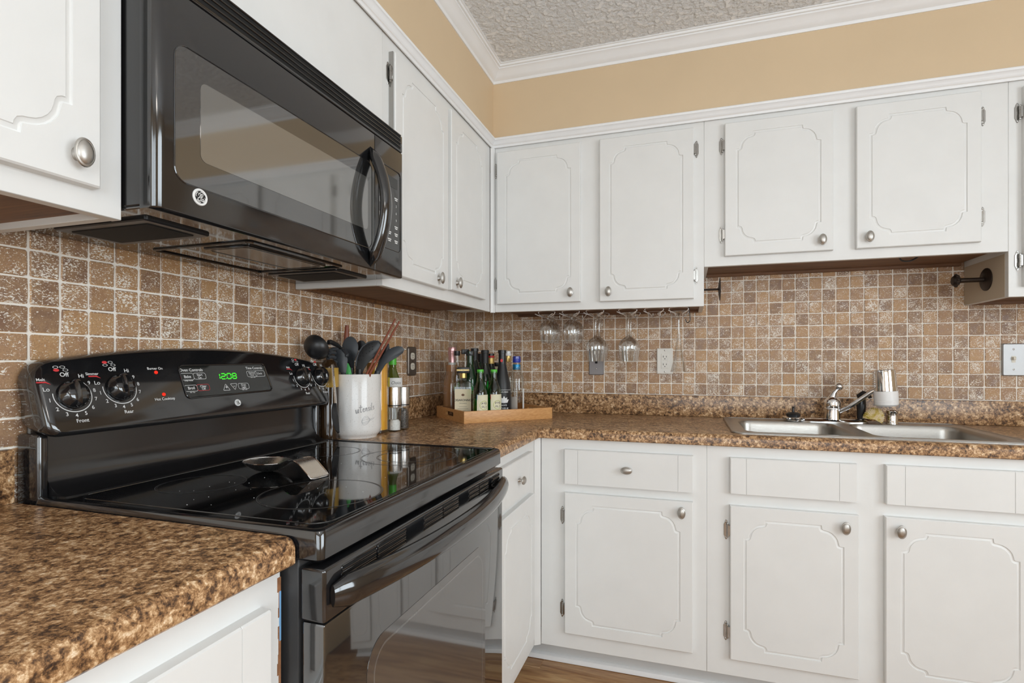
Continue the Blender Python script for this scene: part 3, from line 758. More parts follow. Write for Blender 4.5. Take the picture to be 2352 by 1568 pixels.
# display
corn = [PP(429.6, 915), PP(626, 896), PP(604, 835.3), PP(407, 839.4)]
def round_poly(pts, r, seg=5):
    out = []; n = len(pts)
    for i in range(n):
        p0, p1, p2 = Vector(pts[i-1]), Vector(pts[i]), Vector(pts[(i+1) % n]); a = p1+(p0-p1).normalized()*r; b = p1+(p2-p1).normalized()*r
        for k in range(seg+1):
            s = k/seg; q = a*(1-s)**2+p1*2*s*(1-s)+b*s*s; out.append((q.x, q.y))
    return out
dp = round_poly(corn, .012)
bm = B(); pts = [PF @ Vector((x, y, .001)) for x, y in dp]; tube(bm, pts, .0020, 8, closed=True); bez = obj('display_bezel', bm, 'black_gloss', CP)
bm = B(); prism(bm, offset_poly(dp, -.001), 0, .0006, PF); DISP = obj('display', bm, 'screen_tint', CP)
bm = B()
def pt(body, px, py, size, **k): u, w_ = PP(px, py); text(bm, body, size, TM(u, w_, .001), bold=.012, **k)
pt('Oven Controls', 438.3, 850, .0098); pt('Time Controls', 582.7, 845.5, .0092)
for body, px, py, s in (('Bake', 430, 865.3, .0092), ('Start', 457.7, 861, .0075), ('On', 458.5, 867.5, .0075), ('Broil', 439, 891.4, .0092), ('Clear', 466.3, 887, .0075), ('Off', 467.5, 893, .0075), ('+', 520.0, 889.6, .013), ('-', 536.9, 886.0, .013), ('Oven', 558.6, 884, .0068), ('Light', 559.8, 889, .0068), ('Kitchen', 577.4, 856.2, .0064), ('Timer', 578.2, 861, .0064), ('Clock', 595.6, 857.8, .0068), ('Temp Recall', 432.5, 874, .0045), ('Hi / Lo', 441.8, 901, .0045), ('On / Off', 561.5, 894.5, .0045), ('On / Off', 580.5, 866.3, .0045)): pt(body, px, py, s)
def keybox(px0, py0, px1, py1):
    a, b = PP(px0, py1), PP(px1, py0); rr = rrect(min(a[0], b[0]), max(a[0], b[0]), min(a[1], b[1]), max(a[1], b[1]), .004, 4); return rr
for q in ((416.5, 857, 442, 873), (446, 856.5, 470, 871), (426, 884, 451, 899.5), (549, 879.5, 569, 893.5), (568.5, 852, 587, 865.5), (587.5, 851, 605, 864.5)): stroke(bm, keybox(*q), .0008, .001, PF, True)
for tri in (((513, 896.5), (528.5, 896), (517, 881.5)), ((528, 881.5), (543, 880.5), (540, 895))): stroke(bm, round_poly([PP(*p) for p in tri], .002, 3), .0009, .001, PF, True)
tag(obj('key_print', bm, 'white_print', DISP), kind='stuff')
bm = B(); stroke(bm, keybox(454.5, 882, 478.5, 897.5), .0008, .001, PF, True); obj('key_print_red', bm, 'red_print', DISP)
bm = B(); SEG = {'1': 'bc', '2': 'abged', '0': 'abcdef', '8': 'abcdefg'}
du, dw = PP(517.3, 864); hw, hh = .0058, .0135
for ch, off in (('1', -.0225), ('2', -.0065), ('0', .0105), ('8', .0265)):
    ox = du+off*1.0
    S = lambda x, y: (ox+x+.10*y, dw+y)
    L = {'a': ((-hw+.001, hh/2), (hw-.001, hh/2)), 'g': ((-hw+.001, 0), (hw-.001, 0)), 'd': ((-hw+.001, -hh/2), (hw-.001, -hh/2)), 'f': ((-hw, .001), (-hw, hh/2-.001)), 'b': ((hw, .001), (hw, hh/2-.001)), 'e': ((-hw, -hh/2+.001), (-hw, -.001)), 'c': ((hw, -hh/2+.001), (hw, -.001))}
    for sg in SEG[ch]: stroke(bm, [S(*L[sg][0]), S(*L[sg][1])], .0023, .0011, PF)
for yy in (-.0062, .0045): prism(bm, ellipse(du+.0013+.1*yy, dw+yy, .0011, .0011, 8), .001, .0012, PF)
tag(obj('clock_digits', bm, 'led_green', DISP), kind='stuff')
bm = B(); pt('Burner On', 355, 846.5, .0078); pt('Hot Cooktop', 378.5, 916, .0082); tag(obj('panel_print', bm, 'white_print', CP), kind='stuff')
for px, py in ((358, 855), (376, 905.5)):
    u, w_ = PP(px, py); bm = B(); lathe(bm, [(.0038, 0), (.0038, .001), (.0025, .0028), (0, .0034)], (0, 0, 0), 14, PF @ Matrix.Translation((u, w_, 0))); obj('indicator_light', bm, 'led_red', CP)
def emblem(parent, M, r, disc, ink):
    """round badge with a flourish of four curls inside a ring of four waves"""
    bm = B(); lathe(bm, [(r, 0), (r, .0012), (r*.94, .0022), (r*.78, .0022), (r*.74, .0016), (0, .0016)], (0, 0, 0), 32, M); b = obj('badge', bm, disc[0], parent)
    bm = B()
    if disc[1]: prism(bm, ellipse(0, 0, r*.72, r*.72, 28), .0016, .0018, M); obj('badge_field', bm, disc[1], b); bm = B()
    lw = r*.10
    k1 = catmull([(-.30, .18), (-.16, .06), (-.02, .16), (-.04, .36), (-.18, .42), (-.28, .30), (-.22, .08), (0, -.08), (.02, -.30), (-.14, -.46), (-.34, -.38), (-.36, -.20), (-.20, -.10), (-.02, -.02)], 5)
    k2 = catmull([(.02, .02), (.20, .10), (.30, .26), (.22, .38), (.08, .32), (.10, .12), (.22, .02), (.10, -.06), (.06, -.26), (.16, -.44), (.34, -.44), (.42, -.26), (.32, -.16), (.22, -.26), (.28, -.34)], 5)
    for k in (k1, k2): stroke(bm, [(p.x*r, p.y*r) for p in [Vector((q[0], q[1])) for q in k]], lw*.8, .0021, M)
    for q in range(4):
        a = 90*q+35; annulus(bm, 0, 0, r*.60, r*.68, .0021, 10, a, a+52, M)
        a1 = math.radians(a+52); stroke(bm, [(r*.64*math.cos(a1), r*.64*math.sin(a1)), (r*.50*math.cos(a1+.12), r*.50*math.sin(a1+.12))], [lw*.8, lw*.3], .0021, M)
    obj('badge_print', bm, ink, b)
u, w_ = PP(545.4, 924.6); emblem(CP, PF @ Matrix.Translation((u, w_, .0003)), .0085, ('white_print', None), 'ink')
# oven door
bm = B(); box(bm, .616, .655, RY0+.003, RY1-.003, .165, .800, .004, 2); OD = obj('oven_door', bm, 'oven_glass', R)
bm = B(); box(bm, .614, .656, RY0+.001, RY1-.001, .801, .878, .005, 3); obj('door_cap', bm, 'black_gloss', OD)
bm = B(); prism(bm, rrect(-1.800, -1.286, .335, .719, .050, 8), 0, .0008, FL(.655)); OWN = obj('oven_window', bm, 'oven_window', OD)
bm = B(); stroke(bm, rrect(-1.780, -1.306, .350, .700, .040, 8), .004, .0009, FL(.655), True); obj('window_line', bm, 'oven_line', OWN)
bm = B(); box(bm, .616, .652, RY0+.003, RY1-.003, .02, .155, .004, 2); obj('storage_drawer', bm, 'black_gloss', R)
hp = []; ra = []; rb = []
for k in range(33):
    s = -1+2*k/32; hp.append((.662+.046*(1-abs(s)**2.2), RC+s*.366, .838)); e = min(1, (1-abs(s))*14+.25); ra.append(.0125*e+.002); rb.append(.0235*min(1, .55+e*.45))
bm = B(); tube(bm, hp, ra, 14, up=(0, 0, 1), r2=rb); obj('handle', bm, 'black_gloss', OD)
for (g0, g1) in ((-1.865, -1.775), (-1.770, -1.680), (-1.610, -1.530), (-1.525, -1.450), (-1.390, -1.330), (-1.325, -1.265), (-1.235, -1.185)):
    for q in range(3):
        z = .866-.0095*q; bm = B(); prism(bm, rrect(g0, g1, z-.0024, z+.0024, .0023, 3), 0, .0008, FL(.6555)); sl = obj('vent_slot', bm, 'slot_black', OD)
        bm = B(); tube(bm, [FL(.6562) @ Vector((x, y, 0)) for x, y in rrect(g0-.0008, g1+.0008, z-.0032, z+.0032, .003, 3)], .0011, 6, closed=True); obj('slot_rim', bm, 'black_gloss', sl)

# ================================================================== MICROWAVE
MX = .373; MY0, MY1 = -1.9305, -1.197; MZ0, MZ1 = 1.401, 1.800; SEAM = P(861, 500, 'x', MX).y; GZ = 1.752
FM = FL(MX)
Mw = thing('microwave', 'black over-the-range microwave with curved handle mounted above the stove', 'microwave', (.19, (MY0+MY1)/2, MZ0))
bm = B(); box(bm, .006, .340, MY0+.003, MY1-.002, MZ0+.006, MZ1-.002, .002, 1); obj('body', bm, 'black_enamel', Mw)
bm = B(); box(bm, .006, .341, MY0+.003, MY1-.002, MZ0+.001, MZ0+.0055, .0015, 1); obj('underside', bm, 'hood_gloss', Mw)
def slab(y0, y1, z0, z1, x0, x1, r0, r1, rz):
    """front slab with rounded vertical edges"""
    lo = []
    def sec(z, sh):
        pts = [(x0, y0), (x0, y1)]
        for k in range(6):
            a = math.radians(90-90*k/5); pts.append((x1-sh-r1+r1*math.cos(a), y1-r1+r1*math.sin(a)))
        for k in range(6):
            a = math.radians(-90*k/5); pts.append((x1-sh-r0+r0*math.cos(a), y0+r0+r0*math.sin(a)))
        return [(x, y, z) for x, y in pts]
    b = B(); loft(b, [sec(z0, rz), sec(z0+rz*.35, rz*.35), sec(z0+rz, 0), sec(z1-rz, 0), sec(z1-rz*.35, rz*.35), sec(z1, rz)]); return b
MD = obj('door', slab(MY0, SEAM-.001, MZ0, GZ-.001, .342, MX, .016, .0015, .003), 'black_gloss', Mw)
MC = obj('control_panel', slab(SEAM+.001, MY1, MZ0, GZ-.001, .342, MX, .0015, .006, .003), 'black_gloss', Mw)
VG = obj('vent_grille', slab(MY0+.002, MY1, GZ+.001, MZ1, .342, MX-.001, .012, .004, .003), 'black_gloss', Mw)
for k in range(4):
    z = GZ+.010+k*.0105; bm = B(); prism(bm, rrect(MY0+.035, MY1-.012, z-.0030, z+.0030, .0012, 2), 0, .0006, FL(MX-.0010)); obj('vent_slot', bm, 'slot_black', VG)
    bm = B(); box(bm, MY0+.035, MY1-.012, z+.0030, z+.0060, 0, .0035, .0008, 1, FL(MX-.0012)); obj('slat', bm, 'black_enamel', VG)
WY1 = P(838, 450, 'x', MX).y
wo = rrect(-1.898, WY1+.03, 1.452, 1.670, .022, 6)
bm = B(); prism(bm, wo, 0, .0006, FM); obj('window_surround', bm, 'oven_glass', MD)
bm = B(); tube(bm, [FM @ Vector((x, y, .0)) for x, y in wo], .0014, 6, closed=True); obj('window_rim', bm, 'black_gloss', MD)
bm = B(); prism(bm, rrect(-1.852, WY1+.012, 1.497, 1.628, .012, 5), .0004, .0011, FM); obj('window', bm, 'microwave_screen', MD)
hy = -1.357; hp = []; ra = []; rb = []
for k in range(33):
    s = -1+2*k/32; hp.append((MX-.002+.047*(1-abs(s)**2.0), hy, 1.559+s*.151)); e = min(1., (1-abs(s))*5+.12); ra.append(.0175*e+.0008); rb.append(.0120*e+.001)
bm = B(); tube(bm, hp, ra, 14, up=(1, 0, 0), r2=rb); obj('handle', bm, 'black_gloss', MD)
q = P(458.5, 453, 'x', MX); emblem(MD, FM @ Matrix.Translation((q.y, q.z, .0003)), .0138, ('white_print', 'black_satin'), 'white_print')
bm = B(); tube(bm, [FM @ Vector((x, y, .0002)) for x, y in rrect(SEAM+.018, MY1-.014, 1.470, 1.690, .012, 5)], .0012, 6, closed=True); obj('keypad_rim', bm, 'black_gloss', MC)
bm = B()
for r_ in range(7):
    for c_ in range(3):
        ku, kw = SEAM+.036+c_*.034, 1.612-r_*.0195
        if 1 <= r_ <= 3: text(bm, str((r_-1)*3+c_+1), .0095, FM @ Matrix.Translation((ku, kw, .0005)), bold=.012)
        elif r_ == 4 and c_ == 1: text(bm, '0', .0095, FM @ Matrix.Translation((ku, kw, .0005)), bold=.012)
        else:
            for q, hl in ((.0024, .0085), (-.0024, .0065)): stroke(bm, [(ku-hl, kw+q), (ku+hl, kw+q)], .0030, .0005, FM)
    if r_ in (1, 3): stroke(bm, rrect(SEAM+.022, SEAM+.050, 1.604-r_*.0195, 1.620-r_*.0195, .004, 3), .0007, .0004, FM, True)
tag(obj('key_print', bm, 'white_print', MC), kind='stuff')
bm = B(); prism(bm, rrect(SEAM+.03, MY1-.03, 1.640, 1.668, .003, 3), 0, .0004, FM); obj('display', bm, 'screen_tint', MC)
FD = frame((0, 0, MZ0), (1, 0, 0), (0, -1, 0), (0, 0, -1))      # underside, n points down
for (x0, x1, y0, y1) in ((.080, .300, -1.890, -1.765), (.075, .290, -1.385, -1.245)):
    bm = B(); prism(bm, rrect(x0, x1, -y1, -y0, .006, 3), -.002, .004, FD, .002); g = obj('grease_filter', bm, 'black_satin', Mw)
    bm = B(); prism(bm, rrect(x0+.018, x1-.018, -y1+.018, -y0-.018, .004, 3), .004, .0055, FD, .001); obj('filter_mesh', bm, 'slot_black', g)
bm = B(); tube(bm, [FD @ Vector((x, y, 0)) for x, y in rrect(.070, .325, 1.405, 1.700, .01, 4)], .003, 6, closed=True); obj('lamp_recess_rim', bm, 'black_gloss', Mw)
bm = B(); prism(bm, rrect(.180, .300, 1.43, 1.68, .012, 4), -.001, .003, FD, .002); lc = obj('lamp_cover', bm, 'black_enamel', Mw)
bm = B(); tube(bm, [FD @ Vector((x, y, .003)) for x, y in rrect(.19, .29, 1.44, 1.67, .01, 4)], .0012, 6, closed=True); obj('cover_rim', bm, 'black_gloss', lc)

# ================================================================== SINK
def plate_holes(bm, outer, holes, h0, h1, M=None):
    t = bmesh.new()
    for h, nz in ((h0, -1), (h1, 1)):
        ed = []
        for L in [outer]+holes:
            vs = [t.verts.new((x, y, h)) for x, y in L]; m = len(vs)
            for i in range(m): ed.append(t.edges.new((vs[i], vs[(i+1) % m])))
        bmesh.ops.triangle_fill(t, use_beauty=True, use_dissolve=False, edges=ed, normal=(0, 0, nz))
    for L in [outer]+holes: loft(t, [[(x, y, h0) for x, y in L], [(x, y, h1) for x, y in L]], False, False)
    bmesh.ops.remove_doubles(t, verts=t.verts[:], dist=1e-6)
    return join(bm, t, M)
S = thing('sink', 'stainless steel double-bowl sink set into the worktop', 'sink', (1.7, -.31, CT))
o_out = rrect(1.282, 2.122, -.574, -.060, .035, 6); bl = [rrect(1.330, 1.672, -.535, -.160, .055, 6), rrect(1.722, 2.080, -.535, -.160, .055, 6)]
bm = B(); plate_holes(bm, o_out, bl, CT+.0004, CT+.0040)
tube(bm, [(x, y, CT+.0035) for x, y in offset_poly(o_out, -.003)], .0035, 6, closed=True); obj('rim', bm, 'stainless', S)
for q in bl:
    bm = B(); loops = []
    for ins, z in ((0, CT+.0042), (.003, CT+.000), (.006, CT-.012), (.010, CT-.10), (.016, CT-.150), (.030, CT-.172), (.055, CT-.180)):
        loops.append([(x, y, z) for x, y in offset_poly(q, -ins)])
    loft(bm, loops, False, True)
    for f in bm.faces: f.normal_flip()
    bw = obj('bowl', bm, 'stainless', S, recalc=False)
    for pf in bw.data.polygons: pf.use_smooth = True
    cx = (q[0][0]+q[20][0])/2; bm = B(); lathe(bm, [(.052, .0), (.050, .003), (.040, .003), (.034, -.003), (0, -.004)], (cx, -.35, CT-.1795), 24); obj('drain', bm, 'chrome', bw)
# faucet
FY = -.112; zs = CT+.0045
fc = P(1912, 940, 'y', FY); fx = fc.x
Fa = thing('faucet', 'chrome single-lever kitchen faucet with swivel spout and water filter', 'faucet', (fx, FY, zs))
bm = B(); bpl = [(fx+a*.128, FY+.030*math.copysign(1, b)*abs(b)) for a, b in [(math.cos(math.radians(10*i)), math.sin(math.radians(10*i))) for i in range(36)]]
loft(bm, [[(x, y, zs) for x, y in bpl], [(x, y, zs+.004) for x, y in bpl], [(fx+(x-fx)*.93, FY+(y-FY)*.8, zs+.010) for x, y in bpl], [(fx+(x-fx)*.6, FY+(y-FY)*.6, zs+.015) for x, y in bpl]]); obj('base_plate', bm, 'chrome', Fa)
bm = B(); lathe(bm, [(.030, .010), (.0285, .016), (.0280, .050), (.0305, .052), (.0305, .056), (.0290, .058), (.0305, .072), (.028, .086), (.018, .099), (0, .104)], (fx, FY, zs), 28); obj('body', bm, 'chrome', Fa)
b0 = P(1903, 915, 'y', FY); b1 = P(1926, 890, 'y', FY); bm = B()
tube(bm, [Vector((fx-.008, FY, zs+.075)), Vector((fx-.004, FY-.002, zs+.092)), b0*.45+b1*.55, b1], [.017, .015, .0085, .0055], 12)
lathe(bm, [(.0150*math.sin(math.pi*k/10), -.0150*math.cos(math.pi*k/10)) for k in range(11)], P(1927, 887.5, 'y', FY), 16); obj('lever', bm, 'chrome', Fa)
sp = [Vector((fx+.012, FY-.004, zs+.036)), P(1950, 934, 'y', FY-.03), P(1985, 911, 'y', FY-.05), P(2004, 899, 'y', FY-.06), P(2020, 894, 'y', FY-.065), P(2034, 896, 'y', FY-.068)]
bm = B(); tube(bm, [Vector(p) for p in catmull(sp, 6)], .0085, 12); obj('spout', bm, 'chrome', Fa)
fp = P(2034, 897, 'y', FY-.068); TL = Matrix.Rotation(math.radians(3), 4, 'Y')
bm = B(); lathe(bm, [(0, .080), (.032, .080), (.0345, .078), (.036, .070), (.0385, 0), (0, 0)], fp, 28, TL.inverted()); wf = obj('water_filter', bm, 'chrome', Fa)
bm = B(); lathe(bm, [(0, -.001), (.0395, -.001), (.0395, -.036), (.0385, -.037), (.0395, -.038), (.0385, -.052), (.032, -.058), (0, -.058)][::-1], fp, 28, TL.inverted()); obj('filter_cartridge', bm, 'white_plastic', wf)
bm = B()
for k in range(9): box(bm, -.0415, -.036, -.012, .012, .012+k*.007, .0155+k*.007, .0005, 1, Matrix.Translation(fp))
obj('filter_vents', bm, 'hinge_metal', wf)
p = P(1978, 965, 'y', -.105); Sp = thing('spray_hose', 'black pull-out sink sprayer standing behind the right bowl', 'sprayer', (p.x, -.105, zs))
bm = B(); lathe(bm, [(.015, 0), (.014, .010), (.0125, .014), (0, .014)], (p.x, -.105, zs-.0005), 18); obj('collar', bm, 'chrome', Sp)
bm = B(); lathe(bm, [(.0125, .013), (.0145, .018), (.0150, .050), (.0170, .068), (.0155, .090), (.012, .100), (0, .104)], (p.x, -.105, zs), 18); obj('grip', bm, 'black_satin', Sp)
bm = B(); tube(bm, [(p.x, -.105, zs+.090), (p.x-.008, -.108, zs+.108), (p.x+.004, -.115, zs+.118), (p.x+.022, -.122, zs+.112), (p.x+.026, -.124, zs+.098)], [.010, .010, .009, .008, .006], 10); obj('spray_head', bm, 'black_satin', Sp)
p = P(1822, 966, 'y', -.115); St = thing('sink_strainer', 'black and chrome sink strainer stopper upside on the sink ledge', 'stopper', (p.x, -.115, zs))
bm = B(); lathe(bm, [(.030, 0), (.036, .002), (.037, .008), (.040, .010), (.040, .014), (.030, .019), (.018, .021), (0, .021)], (p.x, -.115, zs-.0003), 28); obj('basket', bm, 'chrome', St)
bm = B(); lathe(bm, [(.026, .019), (.027, .028), (.020, .034), (.006, .036), (.0045, .040), (.004, .052), (.0055, .054), (.004, .058), (0, .058)], (p.x, -.115, zs), 24); obj('rubber_stopper', bm, 'black_satin', St)
for k in range(10):
    a = math.radians(36*k); bm = B(); box(bm, -.0025, .0025, -.0405, -.0395, .0103, .0137, 0, 1, Matrix.Translation((p.x, -.115, zs)) @ Matrix.Rotation(a, 4, 'Z')); obj('slot', bm, 'slot_black', St)
# shell
p = P(2011, 975, 'y', -.125); cx, cy = p.x, -.125
bm = B(); nr, na = 12, 41; rows = []
for side in (1, -1):
    rows = []
    for i in range(nr+1):
        s = i/nr; ring_ = []
        for j in range(na):
            a = math.radians(-100+200*j/(na-1)); rib = 1+.035*math.cos(j*math.pi)*s
            r = .051*s*rib*(1-.10*abs(a/1.75)**2); th = .020*math.sqrt(max(0, 1-s*s))*(1+.10*math.cos(j*math.pi)*s)+.0006
            lx, lz, ly = r*math.sin(a), r*math.cos(a), side*th
            ring_.append(Vector((cx-.010+lx*.72+lz*.30, cy-ly-.004, zs+.014+lz*.86-lx*.22)))
        rows.append(ring_)
    vs = [[bm.verts.new(q) for q in r_] for r_ in rows]
    for a_, b_ in zip(vs, vs[1:]):
        for j in range(na-1): bm.faces.new((a_[j], a_[j+1], b_[j+1], b_[j]))
bmesh.ops.remove_doubles(bm, verts=bm.verts[:], dist=.0002)
mz = min(v.co.z for v in bm.verts); bmesh.ops.translate(bm, verts=bm.verts[:], vec=(0, 0, zs-mz))
tag(obj('scallop_shell', bm, 'scallop_shell', None, (cx, cy, zs), 60), 'ribbed yellowish scallop shell standing behind the sink', 'shell')
p = P(2049, 972, 'y', -.110); Sh = thing('sink_air_gap', 'small chrome cylinder cap on the sink ledge beside the shell', 'air gap', (p.x, -.110, zs))
bm = B(); lathe(bm, [(.0205, 0), (.0205, .003), (.0195, .005), (.0195, .035), (.0175, .037), (.0175, .040), (0, .040)], (p.x, -.11, zs-.0003), 24); obj('body', bm, 'chrome', Sh)
bm = B(); lathe(bm, [(.0195, .040), (.020, .041), (.020, .050), (.017, .053), (0, .054)], (p.x, -.11, zs), 24); obj('cap', bm, 'chrome', Sh)

# ================================================================== WALL PLATES, RACKS, HOOKS
def wall_plate(name, label, F, u0, u1, w0, w1, mat, rr=.004, tk=.007, z0=.003):
    c = thing(name, label, 'wall plate' if name != 'light_switch' else 'light switch', F @ Vector(((u0+u1)/2, (w0+w1)/2, 0)))
    bm = B(); prism(bm, rrect(u0, u1, w0, w1, rr, 4), 0, z0+tk, F, .003); pl = obj('plate', bm, mat, c); return c
def receptacle(c, F, u, w_, n, mat):
    bm = B(); prism(bm, rrect(u-.0165, u+.0165, w_-.0145, w_+.0145, .010, 4), 0, n, F, .0008); r = obj('socket', bm, mat, c)
    for k, (du, dw, hw, hh) in enumerate(((-.0065, .003, .0011, .0045), (.0065, .003, .0011, .0036), (0, -.007, .0022, .0022))):
        bm = B(); prism(bm, rrect(u+du-hw, u+du+hw, w_+dw-hh, w_+dw+hh, min(hw, hh)*.9, 2), n-.0005, n+.0003, F); obj('slot', bm, 'slot_black', r)
def screw(c, F, u, w_, n, mat='hinge_metal'):
    bm = B(); lathe(bm, [(.0032, 0), (.0032, .0008), (.002, .0014), (0, .0015)], (0, 0, 0), 12, F @ Matrix.Translation((u, w_, n))); obj('screw', bm, mat, c)
c = wall_plate('outlet', 'white double outlet on the tiled wall left of the champagne flute', F0B, 1.003, 1.074, 1.110, 1.227, 'ivory_plastic')
bm = B(); prism(bm, rrect(1.0215, 1.0555, 1.134, 1.203, .003, 3), 0, .0112, F0B, .0008); obj('insert', bm, 'ivory_plastic', c)
for z in (1.186, 1.151): receptacle(c, F0B, 1.0385, z, .0118, 'ivory_plastic')
for z in (1.217, 1.120): screw(c, F0B, 1.0385, z, .0100)
c = wall_plate('phone_jack_plate', 'grey metal jack plate on the tiled wall behind a wine glass', F0B, .690, .760, 1.103, 1.225, 'grey_plate')
bm = B(); prism(bm, rrect(.719, .731, 1.157, 1.172, .002, 2), .0095, .0104, F0B); obj('jack', bm, 'slot_black', c)
for z in (1.200, 1.133): screw(c, F0B, .725, z, .0100)
c = wall_plate('light_switch', 'brushed metal toggle switch plate on the tiled wall right of the sink', F0B, 2.288, 2.404, 1.112, 1.236, 'satin_plate', .006, .008)
for u in (2.322, 2.370):
    bm = B(); prism(bm, rrect(u-.006, u+.006, 1.163, 1.188, .001, 2), 0, .0118, F0B); tg_ = obj('toggle_frame', bm, 'cream_plastic', c)
    bm = B(); box(bm, u-.0042, u+.0042, 1.173, 1.184, .010, .021, .001, 2, F0B); obj('toggle', bm, 'cream_plastic', tg_)
    for z in (1.214, 1.137): screw(c, F0B, u, z, .0110)
c = wall_plate('outlet', 'bronze double outlet on the tiled wall behind the pepper grinder', F0L, -.518, -.448, 1.106, 1.230, 'bronze_plate', .010, .008)
for z in (1.190, 1.146): receptacle(c, F0L, -.483, z, .0122, 'cream_plastic')
screw(c, F0L, -.483, 1.168, .0110)
# paper-towel holder: two brackets facing each other
c = thing('towel_bracket', 'dark bronze towel bracket on the tall cabinet side', 'towel holder', (2.169, -.168, 1.464))
FS = frame((2.1688, -.168, 1.464), (0, 1, 0), (0, 0, 1), (-1, 0, 0))
bm = B(); lathe(bm, [(0, 0), (.041, 0), (.041, .003), (.038, .0055), (.020, .007), (.012, .010), (0, .010)][::-1], (0, 0, 0), 32, FS); obj('rosette', bm, 'dark_bronze', c)
bm = B(); tube(bm, [FS @ Vector((0, 0, z)) for z in (.006, .03, .085)], .0085, 14); obj('arm', bm, 'dark_bronze', c)
bm = B(); lathe(bm, [(.009, .080), (.014, .082), (.020, .088), (.0205, .096), (.015, .103), (0, .105)], (0, 0, 0), 16, FS)
for k in range(8):
    a = math.radians(45*k); lathe(bm, [(.005*math.sin(math.pi*i/6), -.006*math.cos(math.pi*i/6)) for i in range(7)], (0, 0, 0), 8, FS @ Matrix.Translation((.020*math.cos(a), .020*math.sin(a), .092)))
obj('finial', bm, 'dark_bronze', c)
c = thing('towel_bracket', 'dark bronze towel bracket with round end disc beside the hanging glasses', 'towel holder', (1.198, -.17, 1.464))
FS = frame((1.1975, -.170, 1.466), (0, -1, 0), (0, 0, 1), (1, 0, 0))
bm = B(); tube(bm, [FS @ Vector((0, 0, z)) for z in (-.001, .03, .064)], .0042, 12); obj('arm', bm, 'dark_bronze', c)
bm = B(); lathe(bm, [(.014, 0), (.014, .004), (.006, .006), (0, .006)], (0, 0, 0), 20, FS); obj('rosette', bm, 'dark_bronze', c)
bm = B(); lathe(bm, [(0, .060), (.010, .060), (.030, .063), (.047, .0655), (.047, .068), (.030, .069), (.0, .072)], (0, 0, 0), 32, FS); obj('end_disc', bm, 'dark_bronze', c)
# under-cabinet cable
q0 = P(2064, 596, 'y', -.26); bm = B(); tube(bm, [Vector(p_) for p_ in catmull([q0+Vector((0, 0, .012)), q0+Vector((.01, .0, -.004)), q0+Vector((.035, 0, -.007)), q0+Vector((.060, .01, .006)), q0+Vector((.07, .02, .016))], 6)], .0028, 8)
tag(obj('cable', bm, 'black_satin', None, q0), 'short black cable drooping below the short cabinet', 'cable')
# hook for cups
q0 = P(1582, 706, 'y', -.20); hz = UB+.012; hx = q0.x
bm = B(); tube(bm, [Vector(p_) for p_ in catmull([(hx, -.20, hz), (hx+.002, -.20, hz-.020), (hx+.005, -.20, hz-.045), (hx+.004, -.20, hz-.062), (hx-.004, -.20, hz-.068), (hx-.011, -.20, hz-.062), (hx-.012, -.20, hz-.052)], 6)], .0017, 8)
tag(obj('cup_hook', bm, 'black_satin', None, (hx, -.20, hz)), 'black wire hook under the cabinet next to the flute', 'hook')
# stemware holders: two wire rails each, running front to back below the cabinet
slots = [1258, 1313, 1368, 1443, 1503, 1559]; RZ = UB-.014; slot_x = []
names = ['first', 'second', 'third', 'fourth', 'fifth', 'sixth']
for nm, px in zip(names, slots):
    xx = P(px, 720, 'y', -.215).x; slot_x.append(xx)
    c = thing('stemware_holder', 'chrome wire stemware holder, %s slot counting from the corner' % nm, 'glass rack', (xx, -.16, UB), 'chrome stemware holders under the corner cabinet')
    for s in (-1, 1):
        bm = B(); r_ = [(xx+s*.040, -.283, RZ+.004), (xx+s*.026, -.280, RZ-.003), (xx+s*.016, -.262, RZ-.006), (xx+s*.0155, -.20, RZ-.006), (xx+s*.0155, -.06, RZ-.006), (xx+s*.0155, -.045, RZ+.014)]
        tube(bm, [Vector(p_) for p_ in catmull(r_, 5)], .0019, 8); obj('rail', bm, 'rack_chrome', c)
    for yy in (-.235, -.07):
        bm = B(); tube(bm, [Vector(p_) for p_ in catmull([(xx-.0155, yy, RZ-.006), (xx-.030, yy, RZ+.002), (xx-.034, yy, RZ+.018), (xx+.034, yy, RZ+.018), (xx+.030, yy, RZ+.002), (xx+.0155, yy, RZ-.006)], 4)], .0017, 6); obj('cross_wire', bm, 'rack_chrome', c)
# glasses hanging upside down: profile (radius, height above the rim)
wine = [(.0330, 0), (.0355, .020), (.0390, .045), (.0415, .062), (.0400, .074), (.0330, .088), (.0190, .100), (.0075, .108), (.0042, .118), (.0038, .150), (.0042, .190), (.0080, .2000), (.0330, .2055), (.0345, .2065), (.0330, .2072), (0, .2074)]
short = [(.0300, 0), (.0330, .018), (.0365, .038), (.0370, .052), (.0340, .070), (.0270, .085), (.0150, .096), (.0070, .101), (.0055, .106), (.0060, .112), (.0110, .116), (.0320, .1225), (.0330, .1235), (.0320, .1242), (0, .1244)]
flute = [(.0345, 0), (.0300, .014), (.0240, .040), (.0185, .068), (.0130, .100), (.0080, .135), (.0048, .170), (.0040, .210), (.0045, .238), (.0090, .244), (.0330, .2490), (.0340, .2500), (.0330, .2507), (0, .2508)]
def hang(prof, i, yy, label, group=None):
    top_ = prof[-1][1]; z = RZ-.0040-prof[-5][1]-.004+.0045
    bm = B(); lathe(bm, prof, (slot_x[i], yy, z), 32); o = obj('wine_glass' if prof is not flute else 'champagne_flute', bm, 'clear_glass', None, (slot_x[i], yy, z), 60)
    tag(o, label, 'glass', group)
hang(short, 0, -.215, 'short-stemmed glass hanging at the front of the rack slot nearest the corner'); hang(short, 0, -.120, 'short-stemmed glass hanging behind another in the rack slot nearest the corner')
